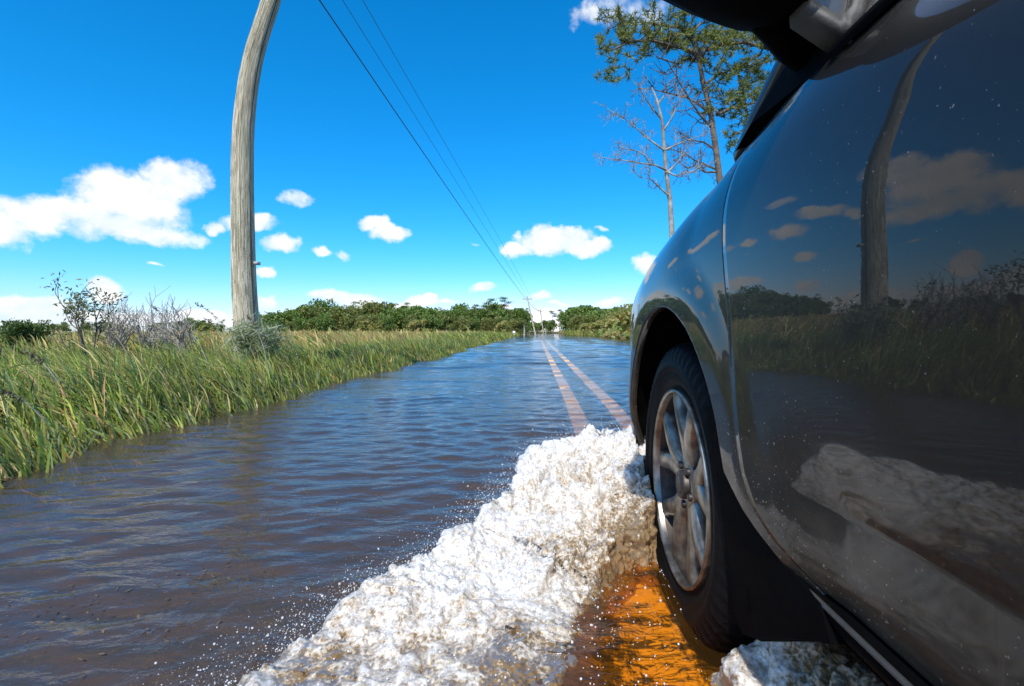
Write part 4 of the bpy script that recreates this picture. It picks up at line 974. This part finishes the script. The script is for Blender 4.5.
# ---------------------------------------------------------------- trees and shrubs
class Tree:
    def __init__(s, seed): s.r = random.Random(seed); s.w = MB(); s.lv = []; s.lc = []
    def limb(s, pts, r0, r1, n=7):
        k = len(pts); s.w.tube(pts, [r0 + (r1 - r0) * (i / (k - 1)) ** .8 for i in range(k)], n, cap=False)
    def grow(s, p, d, ln, rad_, lev, spread=.7, up=.15, kids=4, wob=.25, tips=None, minr=.004, shrink=.62):
        R = s.r; p = Vector(p); d = Vector(d).normalized(); pts = [p.copy()]; steps = 5
        for i in range(steps):
            d = (d + Vector((R.gauss(0, wob), R.gauss(0, wob), R.gauss(0, wob) + up * .3))).normalized(); p = p + d * ln / steps; pts.append(p.copy())
        s.limb(pts, rad_, max(rad_ * .45, minr), 5 if lev < 2 else 7)
        if tips is not None and lev <= 1: tips.extend([pts[-1], pts[-3]])
        if lev <= 0: return
        for k in range(kids):
            i = R.randint(1, steps); q = pts[i]; a = R.random() * 6.28
            sd = d.orthogonal().normalized(); sd.rotate(Matrix.Rotation(a, 3, d))
            nd = (d * (1 - spread * .5) + sd * spread + Vector((0, 0, up))).normalized()
            s.grow(q, nd, ln * shrink * R.uniform(.7, 1.2), max(rad_ * .5, minr), lev - 1, spread, up, kids, wob, tips, minr, shrink)
    def leaf(s, c, size, cols, aspect=.6, flat=0.0):
        R = s.r; a = Vector((R.gauss(0, 1), R.gauss(0, 1), R.gauss(0, 1) * (1 - flat))).normalized(); b = a.orthogonal(); b.rotate(Matrix.Rotation(R.random() * 6.28, 3, a))
        b = b.normalized() * size * aspect * .5; a = a * size * .5; c = Vector(c)
        s.lv += [c - a, c - b * .9, c + a, c + b]; col = R.choice(cols); m_ = R.uniform(.75, 1.3); s.lc += [tuple(x * m_ for x in col)] * 4
    def build(s, root, bark, crown='crown', trunk='trunk'):
        s.w.build(trunk, bark, root)
        if s.lv:
            n = len(s.lv) // 4; link_mesh(crown, [tuple(v) for v in s.lv], np.arange(n * 4).reshape(n, 4), M['leaf'], root, False, {'col': np.array(s.lc)})
GR = [(.12, .19, .04), (.17, .25, .055), (.22, .29, .07), (.08, .13, .035)]
GR2 = [(.17, .21, .05), (.22, .24, .07), (.25, .22, .08), (.11, .15, .04)]
GO = [(.34, .30, .10), (.26, .28, .08), (.18, .25, .06), (.42, .33, .14)]
def far_tree(seed, kind):
    t_ = Tree(seed); R = t_.r; root = empty('marsh_tree')
    if kind == 'pine':
        h = 11; pts = [(0, 0, 0), (.1, 0, h * .4), (-.1, .1, h * .75), (0, 0, h)]; t_.limb([Vector(q) for q in pts], .22, .06, 7)
        for k in range(10):
            z = h * R.uniform(.55, 1.0); a = R.random() * 6.28; ln = R.uniform(.8, 2.2) * (1.25 - (z / h - .5))
            e = Vector((math.cos(a) * ln, math.sin(a) * ln, z + R.uniform(0, .7))); t_.limb([Vector((0, 0, z - .3)), Vector((e.x * .5, e.y * .5, z)), e], .06, .03, 5)
            for q in range(110):
                c = e + Vector((R.gauss(0, .55), R.gauss(0, .55), R.gauss(0, .22))); t_.leaf(c, R.uniform(.25, .5), GR, .5)
    else:
        h = R.uniform(5.5, 7.5) if kind != 'bush' else 2.6; wd_ = h * .42 if kind != 'bush' else 2.0; cols = {'oak': GR, 'light': GR2, 'bush': GO, 'gold': GO}[kind]
        t_.limb([Vector((0, 0, 0)), Vector((.15, 0, h * .3)), Vector((0, .1, h * .8))], .18 if kind != 'bush' else .06, .04, 6)
        bl = [(R.gauss(0, wd_ * .45), R.gauss(0, wd_ * .45), h * R.uniform(.35, .88), R.uniform(.5, 1.0) * h * .20) for _ in range(16)]
        for (x, y, z, b) in bl:
            t_.limb([Vector((0, 0, h * .3)), Vector((x * .5, y * .5, z * .7)), Vector((x, y, z))], .05, .02, 4)
            for q in range(130):
                v = Vector((R.gauss(0, 1), R.gauss(0, 1), R.gauss(0, 1))).normalized() * b * R.uniform(.6, 1.25); t_.leaf(Vector((x, y, z)) + v, R.uniform(.30, .62), cols, .8)
        for q in range(260): t_.leaf((R.gauss(0, wd_ * .5), R.gauss(0, wd_ * .5), h * R.uniform(.05, .4)), R.uniform(.3, .6), cols, .8)
    t_.build(root, M['bark']); return root
PT = {'oak': [far_tree(1, 'oak'), far_tree(2, 'oak'), far_tree(3, 'oak')], 'light': [far_tree(4, 'light'), far_tree(5, 'light')], 'pine': [far_tree(6, 'pine'), far_tree(7, 'pine')], 'bush': [far_tree(8, 'bush'), far_tree(9, 'bush')], 'gold': [far_tree(10, 'gold')]}
for k_, l_ in PT.items():
    for o in l_: o['nat'] = max(v.co.z for c in o.children for v in c.data.vertices)
used = set()
def place(kind, x, y, sc, label, group, cat='tree', R=random.Random(5)):
    src = R.choice(PT[kind])
    if src.name in used:
        o = src.copy(); COL.objects.link(o)
        for ch in src.children:
            c = ch.copy(); COL.objects.link(c); c.parent = o; c.matrix_parent_inverse = ch.matrix_parent_inverse.copy()
    else: o = src; used.add(src.name)
    if kind == 'bush': o.name = 'marsh_bush'
    elif kind == 'pine': o.name = 'pine_tree'
    else: o.name = 'marsh_tree'
    o.location = (x, y, float(ground_z(np.array([x]), np.array([y]))[0]) - .05); o.rotation_euler = (0, 0, R.random() * 6.28); s = sc / src['nat']; o.scale = (s * R.uniform(.9, 1.1), s * R.uniform(.9, 1.1), s)
    return tag(o, label, cat, group)
R = random.Random(12)
def top_at(px):   # treeline height in photograph pixels above the horizon
    return float(np.interp(px, [-300, -40, 0, 60, 130, 215, 262, 280, 300, 335, 400, 440, 480, 498, 512, 520, 526], [8, 8, 7, 9, 10, 14, 18, 21, 26, 30, 28, 29, 27, 29, 28, 22, 14]))
for row, (Yd, step) in enumerate(((105, 9.5), (125, 8), (150, 8.5))):
    px = -60.0
    while px < 527:
        x = (px + R.uniform(-3, 3) - VX) / F * Yd; hz = top_at(px) / F * Yd * (1.0 if row else .62) * R.uniform(.68, 1.16) + .5
        kind = R.choice(['oak', 'oak', 'light', 'pine', 'oak', 'pine'] if row else ['light', 'oak', 'bush', 'light'])
        nat = {'oak': 6.5, 'light': 6.5, 'pine': 11, 'bush': 2.9}[kind]; yv = Yd + R.uniform(-6, 6)
        zone = 'front' if row == 0 else ('middle' if row == 1 else 'back')
        lb = {'front': 'low rounded green tree along the front of the left treeline', 'middle': 'dense green tree in the middle of the left treeline', 'back': 'green tree topping the back of the left treeline'}[zone]
        if kind == 'pine': lb = 'slim dark pine rising from the left treeline'
        if kind == 'bush': lb = 'brownish bush at the foot of the left treeline'
        place(kind, x, yv, max(2.0, hz), lb, {'pine': 'slim pines in the left treeline', 'bush': 'bushes at the foot of the left treeline'}.get(kind, 'green trees in the ' + zone + ' row of the left treeline'), 'bush' if kind == 'bush' else 'tree')
        px += step * R.uniform(.8, 1.3) * (1 if px > 250 else 1.6)
for k, (px, py, lb) in enumerate([(489, 298, 'left of the two tall pines standing above the left treeline'), (505, 296.5, 'right of the two tall pines standing above the left treeline'), (475, 304, 'shorter bare stemmed pine just left of the two tall pines')]):
    Yd = 118; place('pine', (px - VX) / F * Yd, Yd, (VY - py) / F * Yd + .6, lb, 'tall pines above the left treeline')
for (px, py, Yd, kind) in [(532, 321, 190, 'oak'), (538, 322, 200, 'oak'), (548, 319, 190, 'oak'), (553, 310, 170, 'pine'), (561, 309, 165, 'pine'), (567, 312, 165, 'oak'), (572, 308, 160, 'oak'), (579, 307, 150, 'oak'), (585, 305, 150, 'oak'), (590, 307, 150, 'oak'),
                        (597, 310, 140, 'oak'), (604, 309, 130, 'oak'), (612, 309, 120, 'light'), (618, 307, 110, 'oak'), (625, 304, 100, 'gold'), (634, 303, 100, 'oak'), (645, 302, 95, 'oak'), (660, 301, 100, 'light'), (576, 314, 140, 'light'), (592, 315, 120, 'light'), (606, 315, 100, 'gold'), (614, 312, 88, 'gold')]:
    nat = {'oak': 6.5, 'light': 6.5, 'pine': 11, 'gold': 6.5}[kind]; hz = (VY - py) / F * Yd + .6
    lb = {'oak': 'dark green tree in the treeline right of the road', 'light': 'lighter green tree low in the treeline right of the road', 'gold': 'golden brown tree at the near end of the right treeline', 'pine': 'tall thin pine at the left end of the right treeline'}[kind]
    place(kind, (px - VX) / F * Yd, Yd, hz, lb, lb.replace('tree in', 'trees in').replace('tree at', 'trees at').replace('tree low', 'trees low').replace('pine at', 'pines at'))
for (px, py, Yd) in [(598, 318, 75), (607, 314, 66), (614, 311, 58), (621, 307, 52), (628, 305, 46), (640, 303, 44), (655, 300, 42), (585, 321, 95)]:
    hz = (VY - py) / F * Yd + .5; place('bush', (px - VX) / F * Yd + .8, Yd, hz, 'golden brown bush on the grassy bank right of the road', 'golden bushes on the right bank', 'bush')
for k in range(0):
    Yd = R.uniform(-40, 95); xx = right_edge(Yd) + R.uniform(4, 18) + 0; xx = float(xx)
    if Yd > 20 and (xx / Yd) < .17: continue
    place(R.choice(['oak', 'light']), xx + 12, Yd, R.uniform(5, 8), 'green roadside tree standing behind the car', 'roadside trees behind the car')
for k in range(34):   # the left side beyond the frame, mirrored in the car's door
    Yd = R.uniform(-90, 70); xx = -R.uniform(70, 120)
    place(R.choice(['oak', 'light', 'oak']), xx, Yd, R.uniform(4.5, 7.5), 'distant green tree across the marsh, seen mirrored in the dark car door', 'distant trees mirrored in the car door')
for s_, g_ in PT.items():
    for o in g_:
        if o.name not in used and o.location.length == 0:
            for c in list(o.children): bpy.data.objects.remove(c)
            bpy.data.objects.remove(o)

# big pine and dead tree on the right, behind the car
def px3(pts, Y, dy=None): return [at_y(a, b, Y + (dy[i] if dy else 0)) for i, (a, b) in enumerate(pts)]
YB = 24.0
big = Tree(77); R = big.r
root = tag(empty('pine_tree', at_y(735, 345, YB)), 'tall pine with a wide spreading needle crown above the car', 'tree')
root.location.z = .1; o0 = root.location.copy()
def L_(pts, r0, r1, dy=None, n=8):
    q = [v - o0 for v in px3(pts, YB, dy)]; big.limb(q, r0, r1, n); return q
tr1 = L_([(735, 345), (728, 260), (721, 190), (716, 150), (711, 115), (704, 85), (699, 62), (694, 45), (690, 32)], .21, .08)
tr2 = L_([(760, 345), (756, 240), (752, 180), (750, 140), (748, 118), (741, 90), (738, 70)], .17, .05, [1, 1, 1, 1, 1, 1, 1])
limbs = []
def side(pts, r0, r1, dy=None): q = L_(pts, r0, r1, dy, 6); limbs.append(q); return q
side([(699, 62), (705, 50), (720, 45), (745, 42), (765, 48), (782, 52), (795, 60)], .13, .05, [0, -.2, -.5, -.8, -1, -1.2, -1.4])
side([(697, 55), (685, 48), (668, 45), (650, 40), (630, 42), (612, 50)], .12, .03, [0, -.3, -.8, -1, -1.2, -1.5])
side([(692, 40), (680, 28), (662, 25), (640, 22), (622, 24), (605, 30)], .09, .02, [0, .3, .6, .9, 1.2, 1.4])
side([(711, 115), (700, 105), (688, 98), (672, 94), (655, 90), (640, 88)], .08, .015, [0, .3, .4, .6, .8, 1])
side([(714, 130), (700, 115), (690, 100), (678, 80), (668, 62), (655, 55)], .07, .015, [0, -.3, -.6, -.8, -1, -1.2])
side([(716, 115), (732, 108), (748, 105), (765, 98), (780, 90)], .09, .03, [0, -.2, -.3, -.5, -.6])
side([(704, 85), (718, 75), (735, 68), (752, 60), (765, 52)], .08, .02, [0, .3, .6, .8, 1])
side([(690, 35), (700, 24), (715, 20), (735, 22), (752, 28)], .07, .02, [0, .3, .5, .7, .9])
dead_l = []
for pts in ([(718, 170), (708, 166), (694, 160), (684, 152), (672, 150)], [(718, 172), (705, 172), (695, 165), (688, 168), (676, 160)], [(716, 150), (704, 142), (692, 140), (680, 132)]):
    q = L_(pts, .06, .012, None, 5); dead_l.append(q)
tips = []
for li, q in enumerate(limbs):
    for i in range(1, len(q)):
        for _ in range(3):
            p_ = q[i].lerp(q[i - 1], R.random()); d_ = Vector((R.gauss(0, 1), R.gauss(0, 1), R.gauss(0.35, .6)))
            big.grow(p_, d_, R.uniform(.6, 1.3), .03, 1, .8, .25, 3, .3, tips if li not in (3, 4) else None, .010)
for q in dead_l:
    for i in range(1, len(q)): 
        for _ in range(3): big.grow(q[i], Vector((R.gauss(-.5, 1), R.gauss(0, 1), R.gauss(0, .7))), R.uniform(.5, 1.0), .018, 2, .8, .1, 3, .35, None, .007)
PN = [(.12, .17, .04), (.16, .20, .05), (.22, .24, .07), (.08, .12, .035), (.27, .24, .09)]
def tuft(c, n, s):
    for _ in range(n):
        d = Vector((R.gauss(0, 1), R.gauss(0, 1), R.gauss(.2, .8))).normalized() * s * R.uniform(.6, 1.2)
        w = d.orthogonal().normalized() * .012; w.rotate(Matrix.Rotation(R.random() * 6.28, 3, d)); w = w * 1.6
        c2 = Vector(c); big.lv += [c2 - w, c2 + w, c2 + d + w * .4, c2 + d - w * .4]; cl = R.choice(PN); k = R.uniform(.7, 1.3); big.lc += [tuple(x * k for x in cl)] * 4
zones = [(625, 45, 26, 14), (612, 66, 18, 12), (640, 30, 22, 10), (668, 38, 24, 10), (690, 28, 30, 12), (725, 30, 28, 13), (755, 35, 22, 12), (735, 62, 22, 12), (752, 95, 28, 20), (748, 120, 24, 18), (765, 85, 22, 14), (770, 30, 20, 12), (705, 22, 30, 9), (738, 140, 10, 10), (775, 68, 18, 18), (785, 45, 12, 14), (718, 50, 18, 8), (770, 120, 15, 20), (603, 38, 10, 8)]
for t_ in tips: tuft(t_, 16, .26)
for (a, b, w_, h_) in zones:
    nn = int(w_ * h_ * .15)
    for _ in range(nn):
        while True:
            u, v = R.uniform(-1, 1), R.uniform(-1, 1)
            if u * u + v * v < 1: break
        c = at_y(a + u * w_, b + 7 + v * h_, YB + R.gauss(0, 1.0)) - o0
        if float(pn(c.x * .9, c.y * .9, c.z * 1.1)) + .12 > 0: tuft(c, 24, .30)
big.build(root, M['bark'])
dt = Tree(99); R = dt.r; YD = 21.0
root = tag(empty('dead_tree', at_y(673, 345, YD)), 'leafless grey dead tree left of the tall pine', 'tree'); root.location.z = .1; o0 = root.location.copy()
def D_(pts, r0, r1, n=6): q = [v - o0 for v in px3(pts, YD, [R.gauss(0, .25) if i else 0 for i in range(len(pts))])]; dt.limb(q, r0, r1, n); return q
D_([(673, 345), (673, 290), (672, 235), (670, 200), (666, 170), (664, 145), (662, 120), (657, 100), (652, 88)], .16, .035, 8)
for pts in ([(666, 170), (655, 165), (640, 163), (622, 160), (605, 158)], [(664, 150), (650, 140), (636, 128), (624, 118), (614, 112)], [(668, 195), (658, 186), (650, 178), (642, 178)], [(664, 130), (672, 118), (676, 108), (680, 98)],
            [(662, 120), (652, 108), (645, 98), (640, 90)], [(665, 150), (676, 145), (688, 140), (700, 136)], [(668, 172), (678, 162), (682, 156)], [(658, 104), (664, 96), (668, 86)], [(650, 165), (645, 155), (634, 150), (622, 148)], [(668, 172), (676, 176), (690, 172), (698, 168)]):
    q = D_(pts, .05, .010, 5)
    for i in range(1, len(q)):
        for _ in range(3): dt.grow(q[i], (q[i] - q[i - 1]).normalized() + Vector((R.gauss(0, .7), R.gauss(0, .7), R.gauss(.15, .6))), R.uniform(.35, .8), .015, 2, .8, .15, 3, .3, None, .0055)
for _ in range(1):
    pass
dt.build(root, M['deadbark'])

# shrubs on the left bank
def shrub(name, px, ybase, Y, hgt, wid_, n, lb, bark, leaf=None, lev=2, lean=(0, 0), sz=.05, kids=4):
    x = (px - VX) / F * Y; zb = float(ground_z(np.array([x]), np.array([Y]))[0]); t_ = Tree(int(px)); R = t_.r; tips = []
    root = tag(empty(name, (x, Y, zb)), lb, 'shrub')
    for k in range(n):
        d = Vector((R.gauss(lean[0], wid_), R.gauss(0, wid_), 1)); t_.grow((R.gauss(0, .04), R.gauss(0, .04), 0), d, hgt * .62, .016, lev, .75, .35, kids, .16, tips, .0035, .58)
    if leaf:
        for tp in tips:
            for _ in range(leaf[1]): t_.leaf(tp + Vector((R.gauss(0, .05), R.gauss(0, .05), R.gauss(0, .04))), sz * R.uniform(.6, 1.2), leaf[0], .35 if sz < .15 else .10)
    t_.build(root, bark, 'leaves', 'stems'); return root
shrub('marsh_shrub', 90, 340, 7.0, 1.05, .22, 3, 'leggy shrub with sparse leafy top at the far left of the bank', M['bark'], ([(.14, .17, .07), (.20, .21, .10), (.10, .13, .05)], 5), 2, (-.12, 0), .07)
for px, Y, h, lb in ((115, 8.4, 1.0, 'leftmost of the bare grey brush clumps in the marsh'), (150, 8.8, 1.1, 'middle bare grey brush clump in the marsh'), (185, 8.0, .95, 'rightmost bare grey brush clump near the pole')):
    shrub('bare_brush', px, 340, Y, h, .40, 10, lb, M['twig'], None, 2)
shrub('leafy_shrub', 260, 345, 5.75, .62, .45, 8, 'drooping grey green shrub at the foot of the wooden pole', M['twig'], ([(.26, .30, .19), (.34, .37, .25), (.17, .21, .12)], 5), 2, (0, 0), .17)
shrub('green_shrub', 20, 345, 9.5, .62, .6, 9, 'low green shrub behind the grass at the left edge', M['bark'], ([(.07, .12, .03), (.10, .15, .04)], 12), 2, (0, 0), .09)
# tall reeds with seed heads leaning over the grass
RD = [(238, 340, 196, 304, 5.0, 'long reed leaning left beside the pole, highest of all'), (232, 340, 204, 318, 4.8, 'reed leaning left just under the highest one'), (178, 345, 152, 306, 5.4, 'reed with dark seed head above the bare brush'), (205, 345, 178, 322, 4.6, 'bent reed left of the pole'),
      (130, 360, 98, 322, 4.2, 'reed leaning over the left bank'), (262, 338, 247, 316, 4.9, 'short reed close in front of the pole'), (60, 400, 22, 350, 3.0, 'dark reed stalk at the lower left of the bank'), (40, 440, 2, 392, 2.6, 'dark bent reed stalk by the left edge of the photo')]
for (a, b, c, d, Y, lb) in RD:
    A = at_y(a, b, Y); T = at_y(c, d, Y - .1); A.z = float(ground_z(np.array([A.x]), np.array([Y]))[0]); A.x += .08
    root = tag(empty('reed', A), lb, 'reed'); P_ = []; R = random.Random(int(a))
    for i in range(9):
        u = i / 8; P_.append(Vector(((T.x - A.x) * u ** 1.8, (T.y - A.y) * u, (T.z - A.z) * (1 - (1 - u) ** 1.35)))) 
    w = MB(); w.tube(P_, [.0045 * (1 - .6 * i / 8) for i in range(9)], 6); w.build('stem', M['twig'], root)
    t_ = Tree(int(c)); 
    for i in range(60):
        u = R.uniform(.72, 1.0); k = min(int(u * 8), 7); q = P_[k].lerp(P_[k + 1], u * 8 - k); t_.leaf(q + Vector((R.gauss(0, .008), R.gauss(0, .008), R.gauss(0, .008))), R.uniform(.015, .04), [(.16, .12, .08), (.10, .08, .06)], .3)
    n_ = len(t_.lv) // 4; link_mesh('seed_head', [tuple(v) for v in t_.lv], np.arange(n_ * 4).reshape(n_, 4), M['leaf'], root, False, {'col': np.array(t_.lc)})
    for k in (2, 4, 5):
        q = P_[k]; V = []
        sgn = -1 if k % 2 else 1
        for i in range(6):
            u = i / 5; c_ = q + Vector((-.22 * u * (1 if sgn < 0 else .4), .05 * sgn * u, .14 * u - .16 * u * u)); V += [c_ + Vector((0, -.007 * (1 - u), .003)), c_ + Vector((0, .007 * (1 - u), -.003 * (1 - u)))]
        link_mesh('leaf_blade', [tuple(v) for v in V], grid_faces(6, 2), M['grass'], root, False, {'col': np.tile(np.array([[.13, .17, .06]]), (12, 1))})

# far white house right of the road
YH = 210; hc = at_y(566, 328, YH)
house = tag(empty('white_house', (hc.x, YH, float(ground_z(np.array([hc.x]), np.array([YH]))[0]))), 'small white gabled house before the right treeline', 'house')
s = YH / F
w = MB(); w.box(-2.6, 1.2, 0, 6, 0, 2.6); w.box(1.2, 3.2, 1, 5, 0, 2.0); w.add([(-2.6, 0, 2.6), (1.2, 0, 2.6), (-.2, 0, 5.0)], [(0, 1, 2)]); w.build('wall', M['white'], house, False)
w = MB(); w.add([(-2.9, -.3, 2.5), (-.2, -.3, 5.15), (-.2, 6.3, 5.15), (-2.9, 6.3, 2.5), (1.5, -.3, 2.5), (1.5, 6.3, 2.5), (-2.9, -.3, 2.65), (-.2, -.3, 5.3), (-.2, 6.3, 5.3), (-2.9, 6.3, 2.65), (1.5, -.3, 2.65), (1.5, 6.3, 2.65)], [(0, 1, 2, 3), (1, 4, 5, 2), (9, 8, 7, 6), (8, 11, 10, 7), (0, 6, 7, 1), (1, 7, 10, 4)]); w.build('roof', M['white'], house, False)
w = MB(); w.box(-1.5, -.7, -.05, .05, 1.0, 2.0); w.build('window', M['dark_window'], house, False)
w = MB(); w.box(1.7, 2.7, .93, 1.03, .0, 1.6); w.build('window', M['dark_window'], house, False)
c = at_y(511, 334, 70); root = tag(empty('marker_post', (float(left_edge(70)) - .1, 70, .1)), 'tiny white marker by the left bank far down the road', 'marker')
w = MB(); w.tube([(0, 0, 0), (0, 0, .55)], .05, 8); w.build('post', M['white'], root); w = MB(); w.box(-.18, .18, -.03, .03, .45, .75); w.build('plate', M['white'], root, False)
